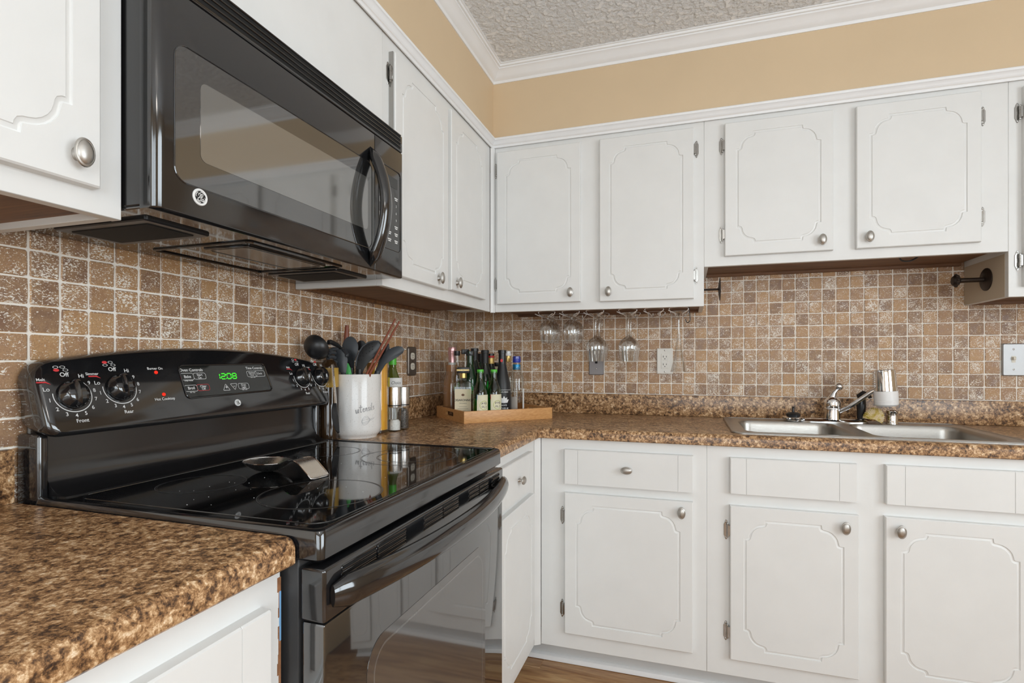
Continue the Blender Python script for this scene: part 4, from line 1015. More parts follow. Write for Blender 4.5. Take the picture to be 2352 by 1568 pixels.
hang(short, 1, -.215, 'short-stemmed glass hanging at the front of the second rack slot from the corner'); hang(short, 1, -.120, 'short-stemmed glass hanging behind another in the second rack slot from the corner')
hang(wine, 2, -.215, 'long-stemmed wine glass hanging in front of the grey jack plate'); hang(wine, 2, -.115, 'long-stemmed wine glass hanging behind another, close to the grey jack plate')
hang(wine, 3, -.215, 'long-stemmed wine glass hanging at the front between jack plate and white outlet'); hang(wine, 3, -.115, 'long-stemmed wine glass hanging behind another between jack plate and white outlet')
hang(flute, 5, -.200, 'slender champagne flute hanging beside the white outlet')

# ================================================================== TRAY OF BOTTLES
T0 = Vector((.297, -.590)); TU = Vector((.695, .719)); TU.normalize(); TVv = Vector((-TU.y, TU.x)); TLn, TWd, TH = .410, .320, .048
ta = math.atan2(TU.y, TU.x); TF = frame((T0.x, T0.y, CT), (TU.x, TU.y, 0), (TVv.x, TVv.y, 0), (0, 0, 1))
Tr = thing('serving_tray', 'bamboo serving tray with cut-out handles holding the bottles', 'tray', TF @ Vector((TLn/2, TWd/2, 0)))
bm = B(); box(bm, .008, TLn-.008, .008, TWd-.008, .0005, .008, 0, 1, TF); obj('base', bm, 'bamboo', Tr)
for y0, y1 in ((0, .010), (TWd-.010, TWd)):
    bm = B(); box(bm, 0, TLn, y0, y1, .0, TH, .0012, 2, TF); obj('long_side', bm, 'bamboo', Tr)
for u in (0, TLn-.010):
    Fs = TF @ frame((u, 0, 0), (0, 1, 0), (0, 0, 1), (1, 0, 0)); bm = B()
    plate_holes(bm, [(.010, 0), (TWd-.010, 0), (TWd-.010, TH), (.010, TH)], [rrect(TWd/2-.045, TWd/2+.045, .018, .036, .0088, 5)], 0, .010, Fs); obj('handle_side', bm, 'bamboo', Tr)
BZ = CT+.0082
def TPos(u, v): return TF @ Vector((u, v, BZ-CT))
def ztop(p, py): return CAM.z-(py-784-OY)/FPX*depth_of(p)
def face_angle(p): return math.atan2(CAM.y-p.y, CAM.x-p.x)
def wrap(bm, p, r, rot=0.):
    """map flat (s, z, n) geometry onto a cylinder of radius r around p, facing the camera side turned by rot degrees"""
    ac = face_angle(p)+math.radians(rot)
    for v in bm.verts:
        a = ac+v.co.x/r; rr = r+v.co.z; v.co = Vector((p.x+rr*math.cos(a), p.y+rr*math.sin(a), p.z+v.co.y))
    return bm
def patch(p, r, s0, s1, z0, z1, rot=0., n=12, th=.0004):
    bm = B(); lo = []
    for i in range(n+1):
        s = s0+(s1-s0)*i/n; lo.append([(s, z0, 0), (s, z1, 0), (s, z1, th), (s, z0, th)])
    loft(bm, lo); return wrap(bm, p, r, rot)
def flat_text(lines): 
    bm = B()
    for body, size, s, z, k in lines: text(bm, body, size, Matrix.Translation((s, z, .0006)), bold=k)
    return bm
BG = 'bottles on the bamboo tray'
def bottle(label, p, prof, mat, cap=None, seg=28, cat='bottle', group=BG, name='bottle'):
    c = thing(name, label, cat, p, group); bm = B(); lathe(bm, prof, p, seg); obj('glass', bm, mat, c, ang=50)
    if cap:
        bm = B(); lathe(bm, cap[0], p, 24); obj('cap', bm, cap[1], c)
    return c
def wine_prof(H, r, nr=.0142, sh=.58, fade=.20):
    return [(0, .003), (r*.55, .003), (r*.9, 0), (r, .006), (r, H*sh), (r*.93, H*(sh+fade*.28)), (r*.68, H*(sh+fade*.62)), (nr*1.25, H*(sh+fade)), (nr, H*(sh+fade+.06)), (nr*.95, H*.955), (nr*1.1, H*.96), (nr*1.1, H*.995), (0, H)]
def liquid(c, p, prof, H, f, mat, gap=.0015):
    bm = B(); pr = [(max(0, r-gap), max(z, .004)) for r, z in prof if z < H*f]; pr.append((pr[-1][0], H*f)); pr.append((0, H*f)); lathe(bm, pr, p, 28); obj('liquid', bm, mat, c)
def foil(H, z0f, nr, k=1.06): return [(nr*k, H*z0f), (nr*k, H*.955), (nr*1.16*k, H*.957), (nr*1.16*k, H*.998), (nr*.9, H*1.003), (0, H*1.003)]
# sparkling rose
p = TPos(.0535, .266); H = ztop(p, 797)-BZ; pr = wine_prof(H, .041, .0150, .40, .36)
c = bottle('sparkling rose wine bottle with pink foil at the tray handle end', p, pr, 'bottle_clear', None); liquid(c, p, pr, H, .74, 'rose_liquid')
bm = B(); lathe(bm, [(.0162, H*.77), (.0158, H*.86), (.0185, H*.90), (.0192, H*.935), (.0172, H*.94), (.0182, H*.975), (.016, H*.999), (0, H*1.002)], p, 22); obj('foil', bm, 'pink_foil', c)
bm = B(); lathe(bm, [(.0163, H*.735), (.0166, H*.74), (.0166, H*.772), (.0162, H*.774)], p, 22); obj('collar', bm, 'paper_white', c)
obj('label', patch(p, .0413, .0, .05, .03, .085), 'pink_paper', c)
# small clear bottle with black cap
p = TPos(.050, .199); H = ztop(p, 806)-BZ
c = bottle('slim clear bottle with black cap behind the pink-foil bottle', p, wine_prof(H, .0235, .0115, .62, .16), 'bottle_clear', ([(.0125, H*.93), (.0130, H*.935), (.0130, H), (0, H+.001)], 'black_satin'))
# square amaretto bottle
p = TPos(.050, .128); H = ztop(p, 843)-BZ; A = face_angle(p)+math.pi/2-.06; DF = frame(p, (math.cos(A), math.sin(A), 0), (0, 0, 1), (math.sin(A), -math.cos(A), 0))
c = thing('bottle', 'square clear liqueur bottle with cream label and wide black cap', 'bottle', p, BG)
def sq(w_, d_, z, r): return [(x, z, y) for x, y in rrect(-w_, w_, -d_, d_, r, 5)]
bm = B(); lp_ = [sq(.044, .026, 0, .010), sq(.046, .028, .004, .011), sq(.046, .028, H*.60, .011), sq(.0445, .027, H*.645, .012), sq(.038, .024, H*.69, .013), sq(.027, .020, H*.72, .013), sq(.0165, .0165, H*.745, .0155), sq(.0145, .0145, H*.77, .0140), sq(.0145, .0145, H*.90, .0140)]
loft(bm, lp_); bmesh.ops.transform(bm, matrix=DF, verts=bm.verts[:]); obj('glass', bm, 'bottle_clear', c)
bm = B(); loft(bm, [sq(.0435, .0255, .003, .010), sq(.0442, .0264, H*.545, .010)]); bmesh.ops.transform(bm, matrix=DF, verts=bm.verts[:]); obj('liquid', bm, 'deep_red_liquid', c)
bm = B(); box(bm, -.026, .026, H*.885, H*1.0, -.020, .020, .0015, 2, DF); cp = obj('cap', bm, 'black_satin', c)
bm = B(); text(bm, 'DISARONNO', .0088, DF @ Matrix.Translation((0, H*.942, .0204)), bold=.015); tag(obj('cap_print', bm, 'gold', cp), kind='stuff')
bm = B(); lathe(bm, [(.0150, 0), (.0150, H*.09)], (0, 0, 0), 20, DF @ frame((0, H*.79, 0), (1, 0, 0), (0, 0, -1), (0, 1, 0))); obj('neck_band', bm, 'gold', c)
bm = B(); prism(bm, rrect(-.034, .034, .012, H*.575, .001, 2), .0283, .0288, DF); lb = obj('label', bm, 'paper_cream', c)
bm = B(); text(bm, 'DISARONNO', .0122, DF @ Matrix.Translation((0, H*.36, .0291)), bold=.02); text(bm, 'ORIGINALE', .0062, DF @ Matrix.Translation((0, H*.300, .0291)))
for k, q in enumerate((.016, .022, .012)): stroke(bm, [(-q, H*(.235-.04*k)), (q, H*(.235-.04*k))], .0009, .0291, DF)
tag(obj('label_print', bm, 'ink', lb), kind='stuff')
bm = B()
for q in range(7):
    a = math.radians(30+20*q); stroke(bm, [(0, 0), (.008*math.cos(a), .010*math.sin(a))], [.0008, .0026], .0291, DF @ Matrix.Translation((0, H*.44, 0)))
annulus(bm, 0, H*.462, .0030, .0042, .0291, 18, 0, 360, DF); tag(obj('crest', bm, 'brown_wood', lb), kind='stuff')
# clear bottle with square black cap, and dark green with black cap
p = TPos(.119, .273); H = ztop(p, 802)-BZ
c = bottle('clear bottle with square black cap behind the square liqueur bottle', p, wine_prof(H, .0215, .0140, .6, .16), 'bottle_clear'); bm = B(); box(bm, -.016, .016, -.016, .016, H*.925, H, .0015, 2, Matrix.Translation(p) @ Matrix.Rotation(.6, 4, 'Z')); obj('cap', bm, 'black_satin', c)
p = TPos(.097, .166); H = ztop(p, 806)-BZ
c = bottle('dark green bottle with square black cap behind the square liqueur bottle', p, wine_prof(H, .033, .0145, .55, .20), 'dark_green_bottle'); bm = B(); box(bm, -.0150, .0150, -.0150, .0150, H*.93, H, .0015, 2, Matrix.Translation(p) @ Matrix.Rotation(.2, 4, 'Z')); obj('cap', bm, 'black_satin', c)
# dark wine bottles
p = TPos(.1415, .2185); H = ztop(p, 800)-BZ; c = bottle('dark wine bottle with black capsule, tallest behind the green bottles', p, wine_prof(H, .0362), 'dark_bottle'); bm = B(); lathe(bm, foil(H, .80, .0142), p, 22); obj('capsule', bm, 'black_satin', c)
p = TPos(.196, .271); H = ztop(p, 812)-BZ; c = bottle('dark wine bottle half hidden at the tray back between two others', p, wine_prof(H, .034), 'dark_green_bottle'); bm = B(); lathe(bm, foil(H, .86, .0142), p, 22); obj('capsule', bm, 'black_matte', c)
p = TPos(.146, .119); H = ztop(p, 804)-BZ; c = bottle('dark wine bottle with long black capsule between the two green bottles', p, wine_prof(H, .0362, .0142, .50, .26), 'dark_bottle'); bm = B(); lathe(bm, foil(H, .76, .0142), p, 22); obj('capsule', bm, 'black_matte', c)
# red cap bottle
p = TPos(.212, .199); H = ztop(p, 811)-BZ; c = bottle('dark bottle with red cap and gold neck label', p, wine_prof(H, .0338, .0140, .60, .18), 'dark_bottle', ([(.0150, H*.93), (.0152, H*.94), (.0150, H*.995), (0, H*1.002)], 'red_cap'))
bm = B(); lathe(bm, [(.0147, H*.83), (.0150, H*.84), (.0150, H*.92), (.0147, H*.925)], p, 22); obj('neck_label', bm, 'gold', c)
# jar with black lid
p = TPos(.281, .282); H = ztop(p, 832)-BZ; c = bottle('small pale jar with black lid at the back of the tray', p, [(0, 0), (.023, 0), (.025, .004), (.025, H*.80), (.021, H*.88), (.0200, H*.95), (0, H*.95)], 'paper_cream', ([(.0215, H*.92), (.0220, H*.925), (.0220, H*.995), (0, H)], 'black_satin'), cat='jar', name='jar', group=None)
# black lotus bottle
p = TPos(.217, .097); H = ztop(p, 804)-BZ; pr = wine_prof(H, .0375, .0145, .42, .34); c = bottle('matt black wine bottle with white lotus flower print', p, pr, 'black_frost'); bm = B(); lathe(bm, foil(H, .80, .0148), p, 22); obj('capsule', bm, 'black_satin', c)
bm = flat_text([]); prism(bm, ellipse(0, H*.845, .0055, .0070, 16), .0002, .0006); wrap(bm, p, .0160, -8); obj('capsule_emblem', bm, 'red_print', c)
bm = B(); r = .0378
for (a, L_, wd) in ((90, .030, .0085), (60, .028, .008), (120, .028, .008), (32, .027, .0075), (148, .027, .0075)):
    a = math.radians(a); ux, uy = math.cos(a), math.sin(a); pts = [(0, 0), (.5*L_*ux-wd*uy, .5*L_*uy+wd*ux), (L_*ux, L_*uy), (.5*L_*ux+wd*uy, .5*L_*uy-wd*ux)]
    prism(bm, [(x, y+.062) for x, y in pts], .0002, .0006)
wrap(bm, p, r, 12); tag(obj('lotus_print', bm, 'paper_white', c), kind='stuff')
bm = flat_text([('WHITE', .0082, 0, .052, .01), ('LOTUS', .0135, 0, .037, .02), ('UNFILTERED', .0070, 0, .108, .01)]); stroke(bm, [(-.036+.006*k, .117) for k in range(13)], .0012, .0006); wrap(bm, p, r, 12); tag(obj('label_print', bm, 'white_print', c), kind='stuff')
bm = B()
for k in range(5): stroke(bm, [(-.020+.0085*k, .023), (-.0145+.0085*k, .023)], .0045, .0006)
wrap(bm, p, r, 12); tag(obj('label_print_red', bm, 'red_print', c), kind='stuff')
# clear bottle white cap
p = TPos(.286, .178); H = ztop(p, 806)-BZ; c = bottle('clear bottle with white cap and gold collar', p, wine_prof(H, .033, .0140, .58, .18), 'bottle_clear', ([(.0150, H*.925), (.0154, H*.93), (.0150, H*.995), (0, H)], 'white_cap'))
bm = B(); lathe(bm, [(.0150, H*.83), (.0153, H*.835), (.0153, H*.922), (.0150, H*.925)], p, 22); obj('neck_label', bm, 'gold', c)
# clear bottle blue cap
p = TPos(.290, .102); H = ztop(p, 818)-BZ; pr = wine_prof(H, .0335, .0165, .62, .16); c = bottle('clear bottle with bright blue cap at the tray end', p, pr, 'bottle_clear', ([(.0172, H*.895), (.0176, H*.90), (.0176, H*.985), (.0160, H), (0, H)], 'blue_cap'))
bm = B(); lathe(bm, [(.0172, H*.775), (.0176, H*.78), (.0176, H*.86), (.0172, H*.865)], p, 22); obj('neck_foil', bm, 'teal_foil', c)
obj('label', patch(p, .0337, -.028, .004, .02, .085, 0), 'clear_liquid', c); obj('label', patch(p, .0337, .030, .043, .022, .120, 0), 'paper_white', c)
# green rice-spirit bottles
for px, band, lbl in (((.090, .044), 'blue_ink', 'small green glass bottle with pale label and blue corner band'), ((.154, .048), 'red_print', 'small green glass bottle with pale label, red corner band and fruit')):
    p = TPos(*px); H = ztop(p, 848)-BZ; r = .0315
    pr = [(0, .003), (r*.5, .003), (r*.9, 0), (r, .005), (r, H*.50), (r*.96, H*.56), (r*.80, H*.64), (r*.58, H*.72), (r*.46, H*.79), (.0125, H*.86), (.0122, H*.93), (.0150, H*.935), (.0150, H*.955), (.0125, H*.96), (0, H*.962)]
    c = bottle(lbl, p, pr, 'bottle_green', ([(.0140, H*.93), (.0146, H*.94), (.0140, H*.995), (.012, H), (0, H)], 'green_cap')); liquid(c, p, pr, H, .42, 'green_liquid')
    lab_ = obj('label', patch(p, r+.0003, -.014, .040, .012, H*.50, 0), 'paper_ivory', c)
    bm = B(); annulus(bm, .016, .060, .0165, .0185, .0008, 30); wrap(bm, p, r, 0); tag(obj('label_ring', bm, 'olive_ink', lab_), kind='stuff')
    bm = B()
    for ln in ([(.005, .068), (.012, .068)], [(.009, .073), (.006, .063)], [(.016, .073), (.016, .064)], [(.016, .069), (.020, .069)], [(.023, .073), (.023, .062)], [(.026, .071), (.026, .064)], [(.006, .055), (.011, .058), (.012, .053), (.007, .051), (.006, .055)], [(.015, .058), (.015, .050), (.020, .050)], [(.023, .058), (.026, .054), (.023, .050)]): stroke(bm, ln, .0017, .0009)
    wrap(bm, p, r, 0); tag(obj('label_print', bm, 'ink', lab_), kind='stuff')
    bm = B(); prism(bm, [(-.014, H*.50-.022), (-.006, H*.50), (-.014, H*.50)], .0005, .0008); prism(bm, [(-.014, H*.50-.024), (-.014, H*.50-.012), (-.002, H*.50), (.004, H*.50)], .0005, .0009); wrap(bm, p, r, 0); tag(obj('label_band', bm, band, lab_), kind='stuff')
    bm = B()
    if band == 'red_print':
        for (x, y, rx, ry) in ((.012, .026, .009, .006), (.023, .024, .007, .005), (.016, .034, .006, .005)): prism(bm, ellipse(x, y, rx, ry, 14), .0005, .0009)
        wrap(bm, p, r, 0); tag(obj('label_fruit', bm, 'orange_ink', lab_), kind='stuff')
    else:
        prism(bm, ellipse(.022, .022, .008, .003, 14), .0005, .0009); wrap(bm, p, r, 0); obj('label_mark', bm, 'blue_ink', lab_)

# ================================================================== UTENSIL CROCK AND NEIGHBOURS
cp_ = P(821, 930, 'x', .103); cp_.z = CT; CR = .0755; CD = depth_of(cp_); CH = ztop(cp_, 858.5)-CT
c = thing('utensil_crock', 'white ceramic utensil crock with grey handwritten lettering', 'crock', cp_)
bm = B(); lathe(bm, [(0, .004), (CR*.76, .004), (CR*.78, 0), (CR*.82, 0), (CR*.84, .006), (CR*.90, .010), (CR*.97, .018), (CR, .032), (CR, CH-.003), (CR*.985, CH), (CR*.955, CH), (CR*.94, CH-.003), (CR*.94, .02), (0, .016)], cp_, 48); obj('vessel', bm, 'ceramic', c)
L_ = {'u': [[(0, .60), (.04, .30), (.10, .02), (.22, .05), (.34, .34), (.42, .62), (.42, .30), (.46, .08), (.54, .12)]],
      't': [[(.16, 1.30), (.14, .80), (.12, .30), (.16, .04), (.28, .06), (.36, .16)], [(-.14, .84), (.10, .86), (.44, .92)]],
      'e': [[(0, .30), (.16, .36), (.26, .50), (.18, .62), (.06, .50), (.04, .22), (.14, .04), (.28, .08), (.38, .20)]],
      'n': [[(.02, .60), (.04, .05)], [(.04, .24), (.16, .56), (.26, .56), (.28, .10), (.36, .08)]],
      's': [[(.26, .54), (.14, .60), (.06, .46), (.20, .28), (.20, .08), (.04, .04)]],
      'i': [[(.06, .58), (.06, .10), (.14, .06)], [(.08, .86), (.10, .80)]],
      'l': [[(.06, 1.25), (.05, .10), (.16, .06)]]}
bm = B(); sx = .000; unit = .0185
for k, ch in enumerate('utensils'):
    for st_ in L_[ch]: stroke(bm, [(sx+q.x*unit, .083+sx*.16+q.y*unit) for q in catmull([Vector((a, b)) for a, b in st_], 5)], .0024 if k else .0034, .0004)
    sx += unit*{'u': .66, 't': .50, 'e': .46, 'n': .48, 's': .38, 'i': .26, 'l': .30}[ch]
wrap(bm, Vector((cp_.x, cp_.y, CT)), CR, -4); tag(obj('lettering', bm, 'grey_print', c), kind='stuff')
bm = B()
for w0_ in (.011, .0065, .002): stroke(bm, catmull([Vector((.046, .061)), Vector((.036, .061+w0_)), Vector((.024, .058+w0_*.95)), Vector((.018, .056)), Vector((.024, .055-w0_*.9)), Vector((.036, .058-w0_*.9)), Vector((.046, .060))], 6), .0009, .0004)
for dy in (-.0016, .0016): stroke(bm, [(.046, .060+dy), (.060, .0645+dy), (.098, .071+dy)], .0010, .0004)
wrap(bm, Vector((cp_.x, cp_.y, CT)), CR, -4); tag(obj('whisk_drawing', bm, 'grey_print', c), kind='stuff')
def slab_px(pts, d, th, bend=None, rd=.35):
    """thin moulded plate whose outline is given in photo pixels at depth d; bend(px, py) shifts points in depth"""
    pts = [Vector(p) for p in pts]; cen = sum(pts, Vector((0, 0)))/len(pts); lo = []
    for off, k in ((-th/2, .93), (-th*.28, 1.), (th*.28, 1.), (th/2, .93)):
        lo.append([PD(cen.x+(q.x-cen.x)*k, cen.y+(q.y-cen.y)*k, d+off+(bend(q.x, q.y) if bend else 0)) for q in pts])
    b = B(); loft(b, lo, False, False)
    for L in (lo[0], lo[-1]):
        mid = sum(L, Vector())/len(L); m = b.verts.new(mid); vs = [b.verts.new(q) for q in L]
        for i in range(len(vs)): b.faces.new((m, vs[i], vs[(i+1) % len(vs)]))
    bmesh.ops.remove_doubles(b, verts=b.verts[:], dist=1e-6); return b
def cx_(x, y): return (680+x*.178571, 730+y*.178571)           # coordinates read from an enlarged detail of the photo
def stick(pts, d, r, inside=.10):
    """pixel polyline, continued down into the crock"""
    P3 = [PD(px, py, dd) for (px, py), dd in zip(pts, d if isinstance(d, list) else [d]*len(pts))]
    return P3
def into(p3, k=0.0): return Vector((cp_.x+(p3.x-cp_.x)*.35, cp_.y+(p3.y-cp_.y)*.35, CT+.022+k))
UG = 'utensils in the crock'
# ladle
lc_ = P(729, 796, 'x', .070); Rl = .0405; LD = depth_of(lc_)
ax_ = (FV*.86+RV*.25+UV*.45).normalized(); sd = ax_.cross(UV).normalized(); up_ = sd.cross(ax_); LF = Matrix(((sd.x, up_.x, ax_.x, lc_.x), (sd.y, up_.y, ax_.y, lc_.y), (sd.z, up_.z, ax_.z, lc_.z), (0, 0, 0, 1)))
c = thing('ladle', 'black nylon ladle resting in the crock, bowl over the stove panel', 'ladle', into(lc_), UG)
pr = [(Rl*math.sin(math.radians(a)), -Rl*math.cos(math.radians(a))*.85) for a in range(0, 96, 8)]; pr += [((Rl-.003)*math.sin(math.radians(a)), -(Rl-.003)*math.cos(math.radians(a))*.85) for a in range(92, -1, -8)]
bm = B(); lathe(bm, pr, (0, 0, 0), 32, LF); obj('bowl', bm, 'dark_nylon', c)
h0 = PD(764, 787, LD+.045); h1 = PD(784, 803, CD-.03); hpts = [Vector(q) for q in catmull([lc_+RV*.026+UV*.014+FV*.02, h0, h1, PD(806, 858, CD+.010), into(PD(812, 900, CD+.02))], 6)]
bm = B(); tube(bm, hpts, .0052, 10, r2=.0075); obj('handle', bm, 'dark_nylon', c)
# pasta fork
c = thing('pasta_fork', 'grey nylon pasta fork with curled teeth at the crock edge', 'pasta fork', into(PD(*cx_(610, 715), CD-.03)), UG)
ol = [cx_(*q) for q in ((560, 700), (520, 640), (498, 570), (495, 500), (505, 440), (535, 400), (590, 405), (645, 450), (662, 540), (655, 640), (640, 715))]
def bowl_bend(cx0, cy0, k): return lambda px, py: k*(((px-cx0)/24)**2+((py-cy0)/30)**2)
q0 = cx_(560, 560); bm = slab_px(ol, CD-.045, .004, bowl_bend(q0[0], q0[1], -.010)); obj('head', bm, 'slate_nylon', c)
for k, (a, b) in enumerate((((540, 405), (420, 428)), ((515, 455), (408, 468)), ((510, 515), (406, 516)), ((520, 575), (436, 574)), ((600, 410), (655, 470)))):
    bm = B(); A0, B0 = cx_(*a), cx_(*b); s = 1 if k < 4 else -1
    tube(bm, [Vector(q) for q in catmull([PD(*A0, CD-.050), PD((A0[0]+B0[0])/2, (A0[1]+B0[1])/2-3, CD-.058), PD(*B0, CD-.068), PD(B0[0]+3*s, B0[1]+4, CD-.078)], 4)], [.0062]*9+[.0060, .0055, .0045, .003], 8); obj('tooth', bm, 'slate_nylon', c)
bm = B(); tube(bm, [PD(*cx_(600, 660), CD-.048), PD(*cx_(610, 740), CD-.045), into(PD(*cx_(640, 900), CD-.04))], .0055, 10, r2=.008); obj('handle', bm, 'slate_nylon', c)
# solid spoon
c = thing('serving_spoon', 'grey nylon solid serving spoon upright in the crock', 'spoon', into(PD(*cx_(700, 715), CD)), UG)
ol = [cx_(697+105*math.cos(math.radians(a))*(1 if a < 180 else 1), 390-152*math.sin(math.radians(a))) for a in range(-30, 211, 12)]+[cx_(655, 560), cx_(665, 640), cx_(670, 720), cx_(745, 720), cx_(745, 640), cx_(752, 560)]
q0 = cx_(697, 420); bm = slab_px(ol[::-1], CD-.012, .004, bowl_bend(q0[0], q0[1], .006)); obj('bowl', bm, 'slate_nylon', c)
bm = B(); tube(bm, [PD(*cx_(706, 640), CD-.012), PD(*cx_(708, 740), CD-.010), into(PD(*cx_(710, 900), CD))], .0055, 10, r2=.008); obj('handle', bm, 'slate_nylon', c)
# dark spoon behind
c = thing('serving_spoon', 'black round spoon half hidden behind the other utensils', 'spoon', into(PD(*cx_(840, 715), CD+.03)), UG)
bm = slab_px([cx_(838+62*math.cos(math.radians(a)), 360-72*math.sin(math.radians(a))) for a in range(0, 360, 15)], CD+.032, .005, bowl_bend(*cx_(838, 360), .006)); obj('bowl', bm, 'dark_nylon', c)
bm = B(); tube(bm, [PD(*cx_(838, 400), CD+.034), PD(*cx_(838, 740), CD+.03), into(PD(*cx_(838, 900), CD+.02))], .0055, 10); obj('handle', bm, 'dark_nylon', c)
# slotted turner with holes
c = thing('slotted_spoon', 'black perforated draining spoon leaning to the right in the crock', 'slotted spoon', into(PD(*cx_(810, 715), CD-.02)), UG)
ol = [cx_(*q) for q in ((765, 722), (768, 620), (782, 520), (815, 430), (860, 365), (930, 315), (1000, 298), (1060, 302), (1092, 335), (1090, 390), (1055, 450), (985, 520), (920, 590), (875, 660), (850, 722))]
q0 = cx_(930, 430); dsp = CD-.030; bm = slab_px(ol[::-1], dsp, .0045); sh_ = obj('head', bm, 'dark_nylon', c)
bm = B(); tube(bm, [PD(*q, dsp-.001) for q in ol[1:12]], .0028, 8); obj('edge', bm, 'slate_nylon', c)
for (hx_, hy_) in [(815, 440), (855, 400), (900, 365), (940, 345), (980, 335), (825, 490), (860, 450), (900, 410), (945, 385), (985, 370), (805, 540), (845, 540), (865, 490), (905, 455), (945, 430), (985, 405)]:
    q = cx_(hx_, hy_); bm = B(); pc = PD(*q, dsp-.0021); lathe(bm, [(0, -.0006), (.0019, -.0006), (.0019, .0006), (0, .0006)], (0, 0, 0), 10, Matrix.Translation(pc) @ Matrix(((RV.x, UV.x, -FV.x, 0), (RV.y, UV.y, -FV.y, 0), (RV.z, UV.z, -FV.z, 0), (0, 0, 0, 1)))); obj('hole', bm, 'slot_black', sh_)
bm = B(); tube(bm, [PD(*cx_(810, 660), dsp), PD(*cx_(810, 740), dsp), into(PD(*cx_(800, 900), dsp))], .0055, 10, r2=.009); obj('handle', bm, 'dark_nylon', c)
# flexible spatula
c = thing('spatula', 'dark grey silicone spatula leaning far right out of the crock', 'spatula', into(PD(*cx_(1040, 715), CD-.01)), UG)
ol = [cx_(*q) for q in ((1000, 722), (1035, 640), (1085, 550), (1120, 470), (1180, 410), (1250, 375), (1310, 360), (1365, 370), (1394, 405), (1375, 450), (1310, 500), (1235, 545), (1165, 585), (1115, 640), (1075, 722))]
bm = slab_px(ol[::-1], CD-.010, .005); obj('blade', bm, 'slate_nylon', c)
bm = B(); tube(bm, [PD(*cx_(1045, 680), CD-.010), PD(*cx_(1035, 740), CD-.010), into(PD(*cx_(1000, 900), CD-.01))], .0055, 10, r2=.008); obj('handle', bm, 'slate_nylon', c)
c = thing('turner', 'black nylon turner standing behind the chopsticks', 'turner', into(PD(*cx_(1100, 715), CD+.03)), UG)
bm = slab_px([cx_(*q) for q in ((1020, 722), (1060, 560), (1110, 400), (1150, 330), (1195, 330), (1205, 390), (1170, 520), (1110, 650), (1080, 722))][::-1], CD+.022, .004); obj('blade', bm, 'dark_nylon', c)
bm = B(); tube(bm, [PD(*cx_(1055, 680), CD+.022), into(PD(*cx_(1000, 900), CD+.02), .002)], .005, 10); obj('handle', bm, 'dark_nylon', c)
c = thing('silicone_brush', 'bright green silicone utensil deep in the crock', 'utensil', into(PD(*cx_(680, 715), CD-.04)), UG)
bm = slab_px([cx_(*q) for q in ((640, 725), (652, 640), (655, 580), (675, 585), (700, 640), (718, 725))][::-1], CD-.030, .006); obj('head', bm, 'green_silicone', c)
bm = B(); tube(bm, [PD(*cx_(680, 700), CD-.030), into(PD(*cx_(690, 900), CD-.02))], .005, 10); obj('handle', bm, 'green_silicone', c)
# chopsticks and wooden handle
for (a, b, r0, lab_) in (((1280, 10), (912, 715), .0026, 'red-brown wooden chopstick leaning right, farther one of the pair'), ((1330, 45), (950, 715), .0026, 'red-brown wooden chopstick leaning right, nearer the spatula')):
    A0, B0 = PD(*cx_(*a), CD-.035), PD(*cx_(*b), CD-.050); e = into(B0); bm = B(); tube(bm, [A0, B0, e], [.0030, .0042, .0046], 8); tag(obj('chopstick', bm, 'red_wood', None, e), lab_, 'chopstick', UG)
A0 = PD(*cx_(655, 92), CD+.045); B0 = PD(*cx_(640, 420), CD+.040); bm = B(); tube(bm, [A0, PD(*cx_(654, 120), CD+.045), PD(*cx_(648, 270), CD+.043), B0, into(B0)], [.0058, .0066, .0092, .0098, .009], 14); tag(obj('wooden_pestle', bm, 'red_wood', None, into(B0)), 'tapered dark wooden handle upright at the back of the crock', 'utensil', UG)
# tongs leaning outside the crock
c = thing('tongs', 'steel kitchen tongs with black grip leaning against the crock', 'tongs', P(777, 990, 'x', .125))
dt = 1.632
for off in (0, .012):
    bm = B(); tube(bm, [PD(*cx_(468, 600), dt-.004+off), PD(*cx_(485, 800), dt-.006+off), PD(*cx_(503, 1000), dt-.010+off), PD(*cx_(510, 1110), dt-.014+off)], .0058, 4, r2=.0012); obj('arm', bm, 'steel', c)
bm = slab_px([cx_(*q) for q in ((470, 1095), (455, 1180), (458, 1280), (478, 1380), (510, 1450), (540, 1484), (560, 1470), (556, 1380), (548, 1270), (530, 1180), (522, 1095))], dt-.016, .010); obj('grip', bm, 'black_satin', c)
# spaghetti jar, small pasta jar
def jar(label, p, r, H, fill, fmat, lid=None, cat='jar'):
    c = thing('glass_jar', label, cat, p); bm = B(); lathe(bm, [(0, .003), (r*.8, 0), (r, .004), (r, H*.96), (r*.97, H), (r*.93, H*.99), (r*.93, .012)], p, 28); obj('glass', bm, 'jar_glass', c)
    bm = B(); lathe(bm, [(0, .0125), (r*.9, .0125), (r*.9, H*fill), (0, H*fill)], p, 28); obj('contents', bm, fmat, c)
    if lid: bm = B(); lathe(bm, [(r*1.02, H*.94), (r*1.04, H*.95), (r*1.04, H*1.02), (r, H*1.03), (0, H*1.03)], p, 28); obj('lid', bm, lid, c)
    return c
p = P(866.5, 960, 'x', .118); p.z = CT; jar('tall glass jar of yellow spaghetti beside the crock', p, .0385, ztop(p, 828)-CT, .97, 'spaghetti')
p = Vector((.062, -1.112, CT)); H = ztop(p, 826)-CT; r = .0285; c = thing('oil_bottle', 'dark brown bottle with golden label between stove panel and crock', 'bottle', p)
bm = B(); lathe(bm, [(0, .003), (r*.8, 0), (r, .004), (r, H*.90), (r*.8, H*.96), (r*.5, H), (0, H)], p, 26); obj('glass', bm, 'brown_bottle', c)
